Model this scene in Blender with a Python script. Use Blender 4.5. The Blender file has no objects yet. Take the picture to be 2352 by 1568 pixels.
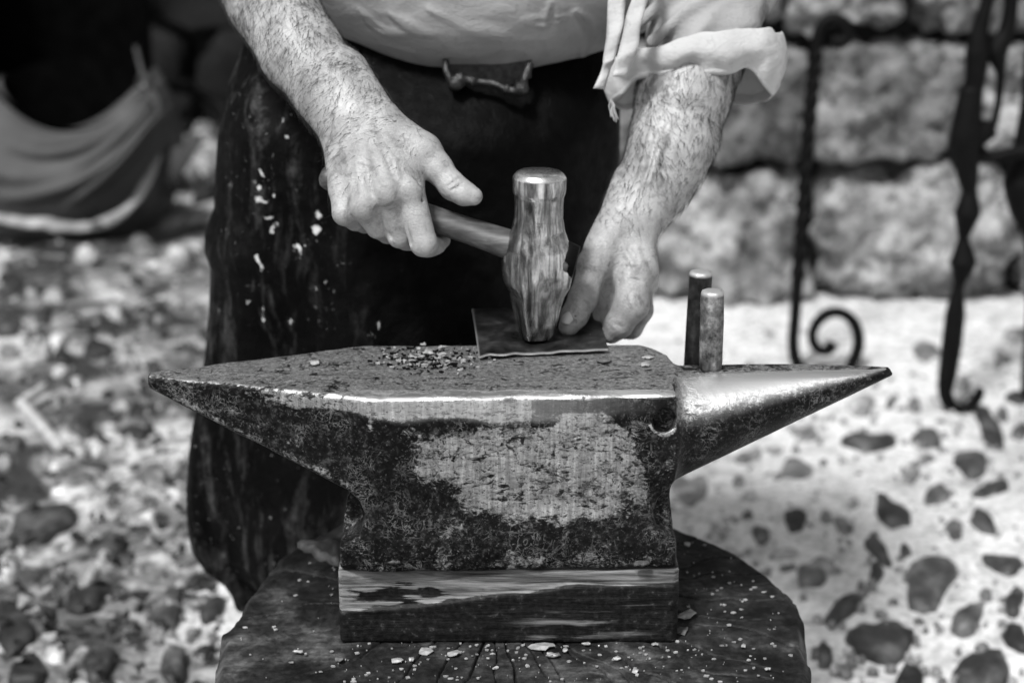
import bpy, math, random
import numpy as np
from mathutils import Vector, Matrix
random.seed(7); rng = np.random.default_rng(7)
sc = bpy.context.scene
COL = sc.collection
# ------------------------------------------------------------------ camera, sky, sun, exposure
PITCH = math.radians(19.0)
CAM = np.array([0.0, -1.7208, 1.4026])
FWD = np.array([0, math.cos(PITCH), -math.sin(PITCH)])
UPV = np.array([0, math.sin(PITCH), math.cos(PITCH)])
RGT = np.array([1.0, 0, 0])
FOC, FPX = 1.82, 3966.0
cam_d = bpy.data.cameras.new('camera'); cam = bpy.data.objects.new('camera', cam_d); COL.objects.link(cam)
cam.location = CAM; cam.rotation_euler = (math.pi/2 - PITCH, 0, 0)
cam_d.sensor_width = 36; cam_d.lens = 36*FPX/2352; cam_d.clip_end = 300; cam_d.clip_start = 0.05
cam_d.dof.use_dof = True; cam_d.dof.focus_distance = 1.83; cam_d.dof.aperture_fstop = 3.1; cam_d.dof.aperture_blades = 7
sc.camera = cam
SUN_EL, SUN_AZ = math.radians(57), math.radians(213)     # azimuth clockwise from +Y: behind the camera, a little to its left
world = bpy.data.worlds.new('World'); sc.world = world; world.use_nodes = True
wt = world.node_tree; bg = wt.nodes['Background']
sky = wt.nodes.new('ShaderNodeTexSky'); sky.sky_type = 'NISHITA'; sky.sun_disc = False
sky.sun_elevation = SUN_EL; sky.sun_rotation = SUN_AZ; sky.dust_density = 3.0
bw = wt.nodes.new('ShaderNodeRGBToBW')                    # a black-and-white photograph: neutral sky light
wt.links.new(sky.outputs[0], bw.inputs[0]); wt.links.new(bw.outputs[0], bg.inputs['Color'])
bg.inputs['Strength'].default_value = 0.05
sun_d = bpy.data.lights.new('sun', 'SUN'); sun_d.energy = 1.5; sun_d.angle = math.radians(10); sun_d.color = (1, 1, 1)
sun = bpy.data.objects.new('sun', sun_d); COL.objects.link(sun)
sdir = Vector((math.sin(SUN_AZ)*math.cos(SUN_EL), math.cos(SUN_AZ)*math.cos(SUN_EL), math.sin(SUN_EL)))
sun.rotation_euler = sdir.to_track_quat('Z', 'Y').to_euler(); sun.location = (0, 0, 5)
sc.view_settings.view_transform = 'Standard'; sc.view_settings.look = 'None'
sc.view_settings.exposure = 1.65; sc.view_settings.gamma = 1.0; sc.view_settings.use_curve_mapping = False
sc.render.film_transparent = False

# ------------------------------------------------------------------ helpers: measuring rays, meshes, fields
def ray(u, v): return FWD + RGT*((u-1176)/FPX) + UPV*((784-v)/FPX)
def P(u, v, d): return CAM + ray(u, v)*(FOC+d)
def Zp(u, v, z):
    r = ray(u, v); return CAM + r*((z-CAM[2])/r[2])
def Yp(u, v, y):
    r = ray(u, v); return CAM + r*((y-CAM[1])/r[1])
def smooth01(a, b, x):
    t = np.clip((x-a)/(b-a), 0, 1); return t*t*(3-2*t)
_perm = np.random.default_rng(3).random(65536).astype(np.float32)
def vnoise(p, seed=0):
    p = np.asarray(p, dtype=np.float64); i = np.floor(p).astype(np.int64); f = p-i; f = f*f*(3-2*f)
    def h(dx, dy, dz):
        return _perm[((i[..., 0]+dx)*73856093 ^ (i[..., 1]+dy)*19349663 ^ (i[..., 2]+dz)*83492791 ^ (seed*2654435)) & 65535]
    x, y, z = f[..., 0], f[..., 1], f[..., 2]
    a = h(0,0,0)*(1-x)+h(1,0,0)*x; b = h(0,1,0)*(1-x)+h(1,1,0)*x
    c = h(0,0,1)*(1-x)+h(1,0,1)*x; d = h(0,1,1)*(1-x)+h(1,1,1)*x
    return ((a*(1-y)+b*y)*(1-z) + (c*(1-y)+d*y)*z)*2-1
def fbm(p, oct=4, seed=0):
    s = 0; a = 1.0; p = np.asarray(p, dtype=np.float64)
    for k in range(oct): s = s + a*vnoise(p*2**k + 17.3*k, seed+k); a *= .5
    return s
def empty(name, loc, label=None, cat=None, group=None):
    o = bpy.data.objects.new(name, None); o.location = loc; o.empty_display_size = .05; COL.objects.link(o)
    tag(o, label, cat, group); return o
def tag(o, label=None, cat=None, group=None, kind=None):
    if label: o['label'] = label
    if cat: o['category'] = cat
    if group: o['group'] = group
    if kind: o['kind'] = kind
    return o
def origin_of(o):
    s = np.zeros(3)
    while o is not None: s += np.array(o.location); o = o.parent
    return s
def mesh_data(name, V, F, mat, smooth=True, attrs=None):
    V = np.asarray(V, dtype=np.float32); me = bpy.data.meshes.new(name)
    if isinstance(F, np.ndarray):
        n, k = F.shape; flat = F.ravel(); starts = np.arange(0, n*k, k)
    else:
        n = len(F); flat = np.fromiter((i for f in F for i in f), dtype=np.int32)
        starts = np.concatenate([[0], np.cumsum([len(f) for f in F])[:-1]])
    me.vertices.add(len(V)); me.vertices.foreach_set('co', V.ravel())
    me.loops.add(len(flat)); me.loops.foreach_set('vertex_index', flat.astype(np.int32))
    me.polygons.add(n); me.polygons.foreach_set('loop_start', starts.astype(np.int32))
    me.polygons.foreach_set('use_smooth', np.full(n, smooth))
    me.update(calc_edges=True); me.validate()
    for k, a in (attrs or {}).items():
        at = me.attributes.new(k, 'FLOAT', 'POINT'); at.data.foreach_set('value', np.asarray(a, dtype=np.float32))
    if mat: me.materials.append(mat)
    return me
def mk(name, V, F, mat, parent=None, smooth=True, attrs=None, loc=None):
    V = np.asarray(V, dtype=np.float64)
    if parent is not None: o0 = origin_of(parent); loc = None
    else: o0 = np.array(loc if loc is not None else (0, 0, 0), dtype=float)
    me = mesh_data(name, V-o0, F, mat, smooth, attrs)
    o = bpy.data.objects.new(name, me); COL.objects.link(o)
    if parent is not None: o.parent = parent
    else: o.location = o0
    return o
def grid_faces(nu, nv, wrap=False):
    i, j = np.meshgrid(np.arange(nu-(0 if wrap else 1)), np.arange(nv-1), indexing='ij')
    a = i*nv+j; b = ((i+1) % nu)*nv+j
    return np.stack([a, b, b+1, a+1], -1).reshape(-1, 4)
def catmull(pts, n):
    pts = np.asarray(pts, dtype=float); m = len(pts)
    e = np.vstack([2*pts[0]-pts[1], pts, 2*pts[-1]-pts[-2]])
    out = []
    for t in np.linspace(0, m-1-1e-9, n):
        i = int(t); f = t-i; p0, p1, p2, p3 = e[i], e[i+1], e[i+2], e[i+3]
        out.append(.5*(2*p1+(p2-p0)*f+(2*p0-5*p1+4*p2-p3)*f*f+(3*p1-p0-3*p2+p3)*f**3))
    return np.array(out)
def sweep(pts, rad, n=8, twist=0.0, phase=0.0, flat=1.0, up0=(0.3, 1, 0.2), power=None):
    pts = np.asarray(pts, dtype=float); m = len(pts); rad = np.broadcast_to(np.asarray(rad, dtype=float), (m,))
    T = np.gradient(pts, axis=0); T /= np.linalg.norm(T, axis=1)[:, None]+1e-12
    N = np.array(up0, dtype=float); V = []
    for k in range(m):
        N = N-T[k]*N.dot(T[k]); N /= np.linalg.norm(N)+1e-12; B = np.cross(T[k], N)
        a = np.arange(n)*2*math.pi/n+phase+twist*k/max(m-1, 1)
        V.append(pts[k]+rad[k]*(np.outer(np.cos(a), N)+flat*np.outer(np.sin(a), B)))
    V = np.vstack(V); F = []
    for k in range(m-1):
        for i in range(n):
            j = (i+1) % n; F.append((k*n+i, k*n+j, (k+1)*n+j, (k+1)*n+i))
    F.append(tuple(range(n-1, -1, -1))); F.append(tuple((m-1)*n+i for i in range(n)))
    return V, F
def join(parts):
    V = []; F = []; o = 0
    for v, f in parts:
        V.append(np.asarray(v)); F += [tuple(int(i)+o for i in q) for q in f]; o += len(v)
    return np.vstack(V), F
class Field:                      # a sampled distance field: limbs are smooth unions of tapered capsules
    def __init__(s, lo, hi, h):
        s.lo = np.array(lo, dtype=float); s.h = h
        s.n = np.ceil((np.array(hi)-s.lo)/h).astype(int)+1
        s.F = np.full(s.n, .2, dtype=np.float32)
    def sub(s, lo, hi):
        a = np.clip(np.floor((np.array(lo)-s.lo)/s.h).astype(int), 0, s.n); b = np.clip(np.ceil((np.array(hi)-s.lo)/s.h).astype(int)+1, 0, s.n)
        if (b <= a).any(): return None, None
        ax = [(s.lo[k]+s.h*np.arange(a[k], b[k])).astype(np.float32) for k in range(3)]
        return (slice(a[0], b[0]), slice(a[1], b[1]), slice(a[2], b[2])), (ax[0][:, None, None], ax[1][None, :, None], ax[2][None, None, :])
    def put(s, sl, d, k, cut):
        f = s.F[sl]
        if cut:
            d = -d; hh = np.maximum(k-np.abs(f-d), 0)/k if k > 0 else 0; s.F[sl] = np.maximum(f, d)+hh*hh*k*.25
        else:
            hh = np.maximum(k-np.abs(f-d), 0)/k if k > 0 else 0; s.F[sl] = np.minimum(f, d)-hh*hh*k*.25
    def cone(s, a, b, ra, rb, k=.008, cut=False, pad=None):
        a = np.asarray(a, dtype=float); b = np.asarray(b, dtype=float); r = max(ra, rb)+k+.006
        sl, X = s.sub(np.minimum(a, b)-r, np.maximum(a, b)+r)
        if sl is None: return
        ba = b-a; l2 = ba.dot(ba)+1e-12
        t = np.clip(((X[0]-a[0])*ba[0]+(X[1]-a[1])*ba[1]+(X[2]-a[2])*ba[2])/l2, 0, 1)
        d = np.sqrt((X[0]-a[0]-t*ba[0])**2+(X[1]-a[1]-t*ba[1])**2+(X[2]-a[2]-t*ba[2])**2)-(ra+(rb-ra)*t)
        s.put(sl, d, k, cut)
    def chain(s, pts, rad, k=.008):
        for i in range(len(pts)-1): s.cone(pts[i], pts[i+1], rad[i], rad[i+1], k)
    def ell(s, c, r, k=.01, rotz=0, rotx=0, cut=False):
        c = np.asarray(c, dtype=float); r = np.asarray(r, dtype=float); R = r.max()+k+.01
        sl, X = s.sub(c-R, c+R)
        if sl is None: return
        x, y, z = X[0]-c[0], X[1]-c[1], X[2]-c[2]
        if rotz: x, y = x*math.cos(rotz)+y*math.sin(rotz), -x*math.sin(rotz)+y*math.cos(rotz)
        if rotx: y, z = y*math.cos(rotx)+z*math.sin(rotx), -y*math.sin(rotx)+z*math.cos(rotx)
        k0 = np.sqrt((x/r[0])**2+(y/r[1])**2+(z/r[2])**2); k1 = np.sqrt((x/r[0]**2)**2+(y/r[1]**2)**2+(z/r[2]**2)**2)+1e-9
        s.put(sl, k0*(k0-1)/k1, k, cut)
    def mesh(s):
        F = s.F; S = F < 0; nx, ny, nz = S.shape
        c = np.zeros((nx-1, ny-1, nz-1), np.uint8)
        offs = [(a, b, d) for a in (0, 1) for b in (0, 1) for d in (0, 1)]
        for a, b, d in offs: c += S[a:nx-1+a, b:ny-1+b, d:nz-1+d]
        m = (c > 0) & (c < 8); ii = np.argwhere(m); idx = np.full(m.shape, -1, np.int32); idx[m] = np.arange(len(ii))
        vals = np.stack([F[ii[:, 0]+a, ii[:, 1]+b, ii[:, 2]+d] for a, b, d in offs], 1)
        acc = np.zeros((len(ii), 3)); cnt = np.zeros(len(ii))
        for p in range(8):
            for q in range(p+1, 8):
                A, B = np.array(offs[p]), np.array(offs[q])
                if np.abs(A-B).sum() != 1: continue
                f0, f1 = vals[:, p], vals[:, q]; cr = (f0 < 0) != (f1 < 0)
                t = np.where(cr, f0/np.where(cr, f0-f1, 1), 0)
                acc += np.where(cr[:, None], A+(B-A)*t[:, None], 0); cnt += cr
        V = s.lo+(ii+acc/cnt[:, None])*s.h
        Q = []
        for ax in range(3):
            o1, o2 = (ax+1) % 3, (ax+2) % 3
            s0 = [slice(1, -1)]*3; s1 = [slice(1, -1)]*3; s0[ax] = slice(0, -1); s1[ax] = slice(1, None)
            a, b = S[tuple(s0)], S[tuple(s1)]
            e = np.argwhere(a != b); ins = a[a != b]
            base = np.ones(3, int); base[ax] = 0; e = e+base
            def cell(d1, d2):
                g = e.copy(); g[:, o1] += d1; g[:, o2] += d2; return idx[g[:, 0], g[:, 1], g[:, 2]]
            q = np.stack([cell(-1, -1), cell(0, -1), cell(0, 0), cell(-1, 0)], 1)
            q[~ins] = q[~ins][:, ::-1]; Q.append(q)
        Q = np.vstack(Q); Q = Q[(Q >= 0).all(1)]
        return V, Q
def vnormals(V, Q):
    fn = np.cross(V[Q[:, 2]]-V[Q[:, 0]], V[Q[:, 3 if Q.shape[1] == 4 else 1]]-V[Q[:, 1 if Q.shape[1] == 4 else 0]])
    N = np.zeros_like(V)
    for k in range(Q.shape[1]): np.add.at(N, Q[:, k], fn)
    return N/(np.linalg.norm(N, axis=1)[:, None]+1e-12)

# ------------------------------------------------------------------ helpers: materials (all neutral greys)
class Mat:
    def __init__(s, name):
        s.m = bpy.data.materials.new(name); s.m.use_nodes = True; s.t = s.m.node_tree
        s.b = s.t.nodes['Principled BSDF']; s.tc = s.t.nodes.new('ShaderNodeTexCoord')
    def new(s, ty, **kw):
        n = s.t.nodes.new(ty)
        for k, v in kw.items(): setattr(n, k, v)
        return n
    def lk(s, a, inp):
        if isinstance(a, (int, float)):
            inp.default_value = a if inp.type != 'RGBA' else (a, a, a, 1)
        else: s.t.links.new(a, inp)
    def vec(s, scale=(1, 1, 1), rot=(0, 0, 0)):
        n = s.new('ShaderNodeMapping'); n.inputs['Scale'].default_value = scale; n.inputs['Rotation'].default_value = rot
        s.t.links.new(s.tc.outputs['Object'], n.inputs['Vector']); return n.outputs[0]
    def noise(s, scale, detail=5, rough=.55, dist=0, vec=None):
        n = s.new('ShaderNodeTexNoise'); n.inputs['Scale'].default_value = scale; n.inputs['Detail'].default_value = detail
        n.inputs['Roughness'].default_value = rough; n.inputs['Distortion'].default_value = dist
        s.t.links.new(vec if vec is not None else s.tc.outputs['Object'], n.inputs['Vector']); return n.outputs[0]
    def voro(s, scale, feature='F1', vec=None, out='Distance', rnd=1):
        n = s.new('ShaderNodeTexVoronoi', feature=feature); n.inputs['Scale'].default_value = scale; n.inputs['Randomness'].default_value = rnd
        s.t.links.new(vec if vec is not None else s.tc.outputs['Object'], n.inputs['Vector']); return n.outputs[out]
    def ramp(s, f, pts):
        n = s.new('ShaderNodeValToRGB'); el = n.color_ramp.elements
        while len(el) < len(pts): el.new(.5)
        for e, (p, c) in zip(el, pts): e.position = p; e.color = (c, c, c, 1)
        s.lk(f, n.inputs[0]); return n.outputs[0]
    def math(s, op, a, b=0.0, clamp=False):
        n = s.new('ShaderNodeMath', operation=op, use_clamp=clamp); s.lk(a, n.inputs[0]); s.lk(b, n.inputs[1]); return n.outputs[0]
    def mix(s, f, a, b):
        n = s.new('ShaderNodeMix', data_type='FLOAT'); s.lk(f, n.inputs[0]); s.lk(a, n.inputs[2]); s.lk(b, n.inputs[3]); return n.outputs[0]
    def attr(s, name):
        n = s.new('ShaderNodeAttribute', attribute_name=name); return n.outputs['Fac']
    def bump(s, h, strength=.4, dist=.002, prev=None):
        n = s.new('ShaderNodeBump'); n.inputs['Strength'].default_value = strength; n.inputs['Distance'].default_value = dist
        s.lk(h, n.inputs['Height'])
        if prev is not None: s.t.links.new(prev, n.inputs['Normal'])
        return n.outputs[0]
    def done(s, base, rough=.6, metal=0.0, normal=None, spec=.5, sss=0.0):
        s.lk(base, s.b.inputs['Base Color']); s.lk(rough, s.b.inputs['Roughness']); s.lk(metal, s.b.inputs['Metallic'])
        s.lk(spec, s.b.inputs['Specular IOR Level'])
        if normal is not None: s.t.links.new(normal, s.b.inputs['Normal'])
        if sss: s.b.inputs['Subsurface Weight'].default_value = sss; s.b.inputs['Subsurface Radius'].default_value = (.006, .006, .006); s.b.inputs['Subsurface Scale'].default_value = 1
        return s.m
def plain(name, base, rough=.6, metal=0.0, nscale=40, var=.4, bump=.3, bdist=.002, spec=.5):
    M = Mat(name); n = M.noise(nscale, 6, .6)
    col = M.math('MULTIPLY', base, M.ramp(n, [(.3, 1-var), (.7, 1+var)]))
    return M.done(col, rough, metal, M.bump(M.noise(nscale*4, 5, .6), bump, bdist), spec)

def mat_ground():
    M = Mat('pale_trodden_mortar'); n1 = M.noise(2.2, 8, .62); n2 = M.noise(16, 8, .65); n3 = M.noise(70, 4, .6)
    a = M.ramp(n1, [(.32, .42), (.5, .58), (.7, .66)])
    b = M.math('MULTIPLY', a, M.ramp(n2, [(.34, .60), (.5, .97), (.7, 1.08)]))
    c = M.math('MULTIPLY', b, M.ramp(n3, [(.36, .62), (.5, .95), (.6, 1.05)]))
    d = M.math('MULTIPLY', c, M.mix(M.attr('litter'), 1.0, M.ramp(M.noise(3.6, 9, .70, .5), [(.42, .06), (.50, .35), (.58, .92)])))
    return M.done(d, .9, 0, M.bump(M.math('ADD', n2, M.math('MULTIPLY', n3, .4)), .5, .012), .2)
def mat_stone(name, base, pit=1.0, var=.6):
    M = Mat(name); n1 = M.noise(6, 8, .68); n2 = M.noise(34, 8, .72)
    p = M.voro(55, 'SMOOTH_F1')
    a = M.ramp(n1, [(.36, base*.25), (.47, base*.8), (.62, base*1.45)])
    a = M.math('MULTIPLY', a, M.ramp(n2, [(.36, 1-.9*pit), (.47, .85), (.6, 1.25)]))
    return M.done(a, .88, 0, M.bump(M.math('ADD', n2, M.math('MULTIPLY', p, .3)), .7, .02), .25)
def mat_cobble(name, base):
    M = Mat(name); n1 = M.noise(18, 8, .68); n2 = M.noise(60, 5, .6)
    a = M.math('MULTIPLY', base, M.ramp(n1, [(.34, .4), (.5, 1.0), (.66, 2.6)]))
    a = M.math('MULTIPLY', a, M.ramp(n2, [(.35, .75), (.65, 1.2)]))
    return M.done(a, .6, 0, M.bump(n2, .4, .004), .35)
def mat_iron():
    M = Mat('worn_anvil_steel')
    n1 = M.noise(38, 9, .66, .4); n2 = M.noise(140, 7, .65); n3 = M.noise(9, 6, .6)
    st = M.noise(1, 6, .65, 0, M.vec((230, 230, 16)))               # vertical brush marks on the front
    tm = M.noise(1, 7, .7, .8, M.vec((45, 150, 150)))                # marks along the face
    chips = M.voro(1, 'F1', M.vec((85, 85, 130)))
    sc_ = M.noise(1, 4, .6, 1.6, M.vec((120, 120, 190)))
    w = M.attr('worn')
    f = M.math('ADD', w, M.math('MULTIPLY', M.math('SUBTRACT', n1, .5), 1.5))
    f = M.math('ADD', f, M.math('MULTIPLY', M.math('SUBTRACT', sc_, .5), .9))
    mask = M.ramp(f, [(.36, 0), (.66, 1)])
    pit = M.math('MULTIPLY', M.ramp(M.noise(1, 7, .68, .6, M.vec((62, 90, 150))), [(.38, 0), (.46, 1)]), M.ramp(M.noise(210, 4, .7), [(.36, .1), (.46, 1)])); pit = M.math('MULTIPLY', pit, M.ramp(M.noise(1, 5, .62, .8, M.vec((70, 80, 105))), [(.36, .05), (.42, 1)]))        # dark pits in the bare steel
    mask = M.math('MULTIPLY', mask, pit); pol = M.attr('polish_highlight')
    scr = M.math('ABSOLUTE', M.math('SUBTRACT', M.noise(1, 3, .5, 2.2, M.vec((55, 60, 34))), .5))
    scr2 = M.math('ABSOLUTE', M.math('SUBTRACT', M.noise(1, 3, .5, 2.0, M.vec((30, 60, 75), (.2, 0, .3))), .5))
    lines = M.math('MAXIMUM', M.ramp(scr, [(.006, 1), (.022, 0)]), M.ramp(scr2, [(.006, 1), (.020, 0)]))
    lines = M.math('MULTIPLY', lines, M.ramp(M.noise(26, 4, .6), [(.46, 0), (.62, 1)]))
    specks = M.ramp(M.noise(330, 3, .6), [(.60, 0), (.70, 1)])
    pits2 = M.ramp(M.noise(60, 3, .5, .4), [(.27, .12), (.33, 1)])
    steel = M.math('MULTIPLY', M.ramp(st, [(.3, .22), (.5, .38), (.70, .62)]), M.ramp(tm, [(.32, .55), (.62, 1.15)]))
    steel = M.mix(pol, steel, .80); mask = M.math('MULTIPLY', M.mix(pol, mask, 1.0), M.mix(pol, 1.0, pits2))
    ox = M.math('MULTIPLY', M.ramp(n2, [(.40, .001), (.55, .005), (.72, .05)]), M.ramp(n3, [(.35, .6), (.65, 1.4)]))
    ox = M.math('ADD', ox, M.math('MULTIPLY', specks, .06)); ox = M.math('ADD', ox, M.math('MULTIPLY', lines, .09))
    base = M.mix(mask, ox, steel)
    rough = M.mix(mask, M.ramp(n1, [(.3, .38), (.7, .62)]), M.mix(pol, .46, .33))
    metal = M.mix(mask, .10, .92)
    hgt = M.math('MULTIPLY', M.math('ADD', M.math('MULTIPLY', n2, .8), n1), M.mix(pol, 1.0, .10))
    bn = M.bump(hgt, .55, .0022)
    bn = M.bump(mask, .35, .0007, bn)
    return M.done(base, rough, metal, bn, M.mix(mask, .13, .5))
def mat_skin():
    M = Mat('weathered_skin')
    n1 = M.noise(22, 6, .6); n2 = M.noise(110, 6, .66, .6); n3 = M.noise(420, 4, .6, .6)
    v = M.voro(230, 'DISTANCE_TO_EDGE'); v2 = M.voro(1, 'DISTANCE_TO_EDGE', M.vec((150, 150, 330)))
    hand = M.attr('hand')
    a = M.ramp(n1, [(.3, .21), (.5, .30), (.7, .39)])
    a = M.math('MULTIPLY', a, M.ramp(n2, [(.32, .72), (.46, .97), (.7, 1.06)]))
    a = M.math('MULTIPLY', a, M.ramp(M.noise(36, 8, .72, .8), [(.36, .55), (.46, 1.0), (.7, 1.08)]))
    soot = M.math('MINIMUM', M.ramp(v, [(.0, .80), (.08, 1)]), M.ramp(v2, [(.0, .72), (.08, 1)]))
    a = M.math('MULTIPLY', a, M.mix(M.math('MULTIPLY', hand, M.ramp(n1, [(.4, .2), (.6, 1)])), 1.0, soot))
    a = M.math('MULTIPLY', a, M.mix(M.attr('grime'), 1.0, M.ramp(M.noise(60, 8, .7), [(.35, .15), (.62, .9)])))
    h = M.math('ADD', M.math('MULTIPLY', n3, .4), M.math('MULTIPLY', n2, 1.0)); h = M.math('ADD', h, M.math('MULTIPLY', M.math('MINIMUM', M.math('MULTIPLY', v, 5.0), .6), .18))
    h = M.math('ADD', h, M.math('MULTIPLY', M.math('MINIMUM', M.math('MULTIPLY', v2, 5.0), .6), M.math('MULTIPLY', hand, .45)))
    return M.done(a, M.ramp(n2, [(.3, .52), (.7, .36)]), 0, M.bump(h, .50, .0018), .5, .04)
def mat_cloth(name, base, crease=1.0):
    M = Mat(name); n1 = M.noise(9, 6, .6); n2 = M.noise(1, 6, .6, 1.2, M.vec((14, 14, 26))); wv = M.noise(1, 3, .6, .3, M.vec((520, 520, 700)))
    a = M.math('MULTIPLY', base, M.ramp(n1, [(.3, .82), (.7, 1.1)])); a = M.math('MULTIPLY', a, M.ramp(M.noise(90, 6, .7), [(.3, .8), (.45, 1.0)]))
    bn = M.bump(n2, .45*crease, .012); bn = M.bump(wv, .45, .0009, bn); bn = M.bump(M.noise(1, 5, .62, 1.0, M.vec((60, 60, 110))), .35, .003, bn)
    return M.done(a, .85, 0, bn, .2)
def mat_apron():
    M = Mat('black_leather'); n1 = M.noise(7, 7, .65); n2 = M.noise(60, 7, .7); n3 = M.noise(1, 7, .68, .6, M.vec((26, 26, 7)))
    base = M.math('MULTIPLY', M.ramp(n1, [(.4, .0005), (.6, .0018), (.8, .008)]), M.ramp(n2, [(.35, .4), (.65, 1.6)]))
    left = M.attr('left')
    scuff_sheen = M.math('MULTIPLY', M.ramp(n3, [(.50, 0), (.70, 1)]), M.ramp(n2, [(.38, .15), (.62, 1)]))  # scuffed leather, with the sheen of the left side painted in
    base = M.mix(M.math('MULTIPLY', scuff_sheen, left), base, .07)
    base = M.mix(M.math('MULTIPLY', M.ramp(M.noise(110, 4, .6), [(.66, 0), (.72, 1)]), M.math('MULTIPLY', left, M.ramp(n1, [(.45, 0), (.6, 1)]))), base, .22)
    w = M.math('ADD', M.math('MULTIPLY', M.attr('wear'), 1.05), M.math('MULTIPLY', M.math('SUBTRACT', M.noise(240, 5, .75), .5), 2.4))
    base = M.mix(M.math('MULTIPLY', M.ramp(w, [(.46, 0), (.60, 1)]), M.attr('wear')), base, .55)
    return M.done(base, M.ramp(n2, [(.35, .62), (.65, .45)]), 0, M.bump(M.math('ADD', n2, n3), .5, .006), .06)
def mat_wood_dark():
    M = Mat('oil_dark_stump_wood'); n1 = M.noise(14, 8, .66); n2 = M.noise(90, 7, .65)
    gr = M.noise(1, 6, .6, .3, M.vec((30, 150, 30)))
    a = M.ramp(n1, [(.38, .004), (.52, .020), (.68, .085)])
    a = M.math('MULTIPLY', a, M.ramp(n2, [(.34, .5), (.5, 1), (.68, 1.7)]))
    a = M.math('MULTIPLY', a, M.ramp(gr, [(.35, .7), (.65, 1.25)]))
    a = M.mix(M.attr('crack'), a, .004)
    return M.done(a, M.ramp(n1, [(.3, .62), (.7, .45)]), 0, M.bump(M.math('ADD', n2, n1), .5, .003), .22)
def mat_block():
    M = Mat('split_painted_beam'); g = M.noise(1, 7, .65, .6, M.vec((9, 120, 150))); n2 = M.noise(150, 6, .7); n3 = M.noise(1, 6, .6, .4, M.vec((6, 20, 55)))
    bare = M.attr('bare')
    bmask = M.ramp(M.math('ADD', bare, M.math('MULTIPLY', M.math('SUBTRACT', g, .5), 1.5)), [(.44, 0), (.58, 1)])
    rub = M.math('MULTIPLY', M.ramp(n3, [(.56, 0), (.66, 1)]), M.attr('rub'))
    wood = M.ramp(g, [(.32, .012), (.46, .09), (.68, .29)])
    paint = M.ramp(n2, [(.42, .003), (.6, .012), (.75, .09)])
    paint = M.mix(M.math('MULTIPLY', rub, M.ramp(g, [(.38, 0), (.58, 1)])), paint, .20)
    return M.done(M.mix(bmask, paint, wood), M.mix(bmask, .5, .8), 0, M.bump(M.math('ADD', g, M.math('MULTIPLY', n2, .3)), .6, .003), .2)
def mat_hammer():
    M = Mat('bright_hammer_steel'); st = M.noise(1, 6, .7, .5, M.vec((85, 85, 7))); n2 = M.noise(16, 6, .6)
    fg_ = M.noise(26, 8, .62, .2); a = M.math('MULTIPLY', M.ramp(fg_, [(.34, .16), (.5, .30), (.66, .46)]), M.ramp(st, [(.38, .18), (.49, .75), (.60, 1.9)]))  # dark and bright streaks in the base colour stand in for reflections
    a = M.mix(M.attr('polish_highlight'), a, .85)
    return M.done(a, M.ramp(st, [(.3, .30), (.7, .20)]), .97, M.bump(M.math('ADD', M.noise(70, 5, .6), n2), .22, .003))
def mat_handle():
    M = Mat('worn_ash_handle'); g = M.noise(1, 7, .65, .4, M.vec((14, 130, 130)))
    n = M.noise(25, 6, .6)
    return M.done(M.math('MULTIPLY', M.ramp(g, [(.3, .018), (.5, .05), (.7, .11)]), M.ramp(n, [(.35, .6), (.65, 1.25)])), .5, 0, M.bump(g, .3, .002))
def mat_sheet():
    M = Mat('scaled_sheet_steel'); n = M.noise(26, 7, .62, .4); n2 = M.noise(90, 6, .6); v = M.ramp(M.voro(62), [(.04, 1), (.10, 0)])
    a = M.math('MULTIPLY', M.ramp(n, [(.34, .02), (.52, .09), (.7, .26)]), M.ramp(n2, [(.3, .7), (.7, 1.3)]))
    a = M.mix(M.math('MULTIPLY', v, M.ramp(n2, [(.5, 0), (.6, 1)])), a, .5)
    a = M.mix(M.attr('edge'), a, .75)
    return M.done(a, M.ramp(n, [(.3, .26), (.7, .42)]), .85, M.bump(n, .25, .002))
def mat_peg(name, lo, hi):
    M = Mat(name); n = M.noise(60, 8, .68); g = M.noise(1, 5, .6, .3, M.vec((120, 120, 30)))
    a = M.math('MULTIPLY', M.ramp(n, [(.36, lo*.4), (.52, lo+.3*(hi-lo)), (.68, hi)]), M.ramp(g, [(.35, .6), (.65, 1.3)]))
    a = M.mix(M.attr('polish_highlight'), a, .45)
    return M.done(a, .45, .6, M.bump(n, .5, .002))
GROUND = mat_ground(); WALLST = [mat_stone('granite_block_%s' % w, b) for w, b in (('pale', .28), ('grey', .165), ('mid', .12))]
SHADE_STONE = mat_stone('shade_dark_stone', .008, .8); MORTAR = plain('deep_joint_mortar', .008, .95, nscale=18, bdist=.01, bump=.6)  # near-black base of the back wall stands in for deep shade
TONES = {t: mat_cobble('cobble_tone_%s' % n, b) for t, n, b in ((0, 'dark', .018), (1, 'slate', .034), (2, 'grey', .07), (3, 'mid', .15), (4, 'pale', .20), (5, 'white', .34))}
STEEL = mat_iron(); SKIN = mat_skin(); SHIRT = mat_cloth('faded_work_shirt', .29, .55); CUFF = mat_cloth('pale_cuff_cloth', .44, .7)
APRON = mat_apron(); STUMP = mat_wood_dark(); BEAM = mat_block(); HAMMER = mat_hammer(); HANDLE = mat_handle(); SHEET = mat_sheet()
BLACKIRON = plain('black_forged_iron', .003, .6, 0, 30, .5, .4, .003, .10); TROUSER = plain('dark_trousers', .006, .9, nscale=60, spec=.05)
BOOT = plain('dark_boot_leather', .012, .6, nscale=60); HAIR = plain('dark_body_hair', .018, .55, nscale=200)
SCALE = plain('pale_iron_scale', .36, .45, .35, 90, .5, .5, .001); SCALED = plain('grey_iron_scale', .13, .5, .35, 90, .5, .5, .001)
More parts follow.
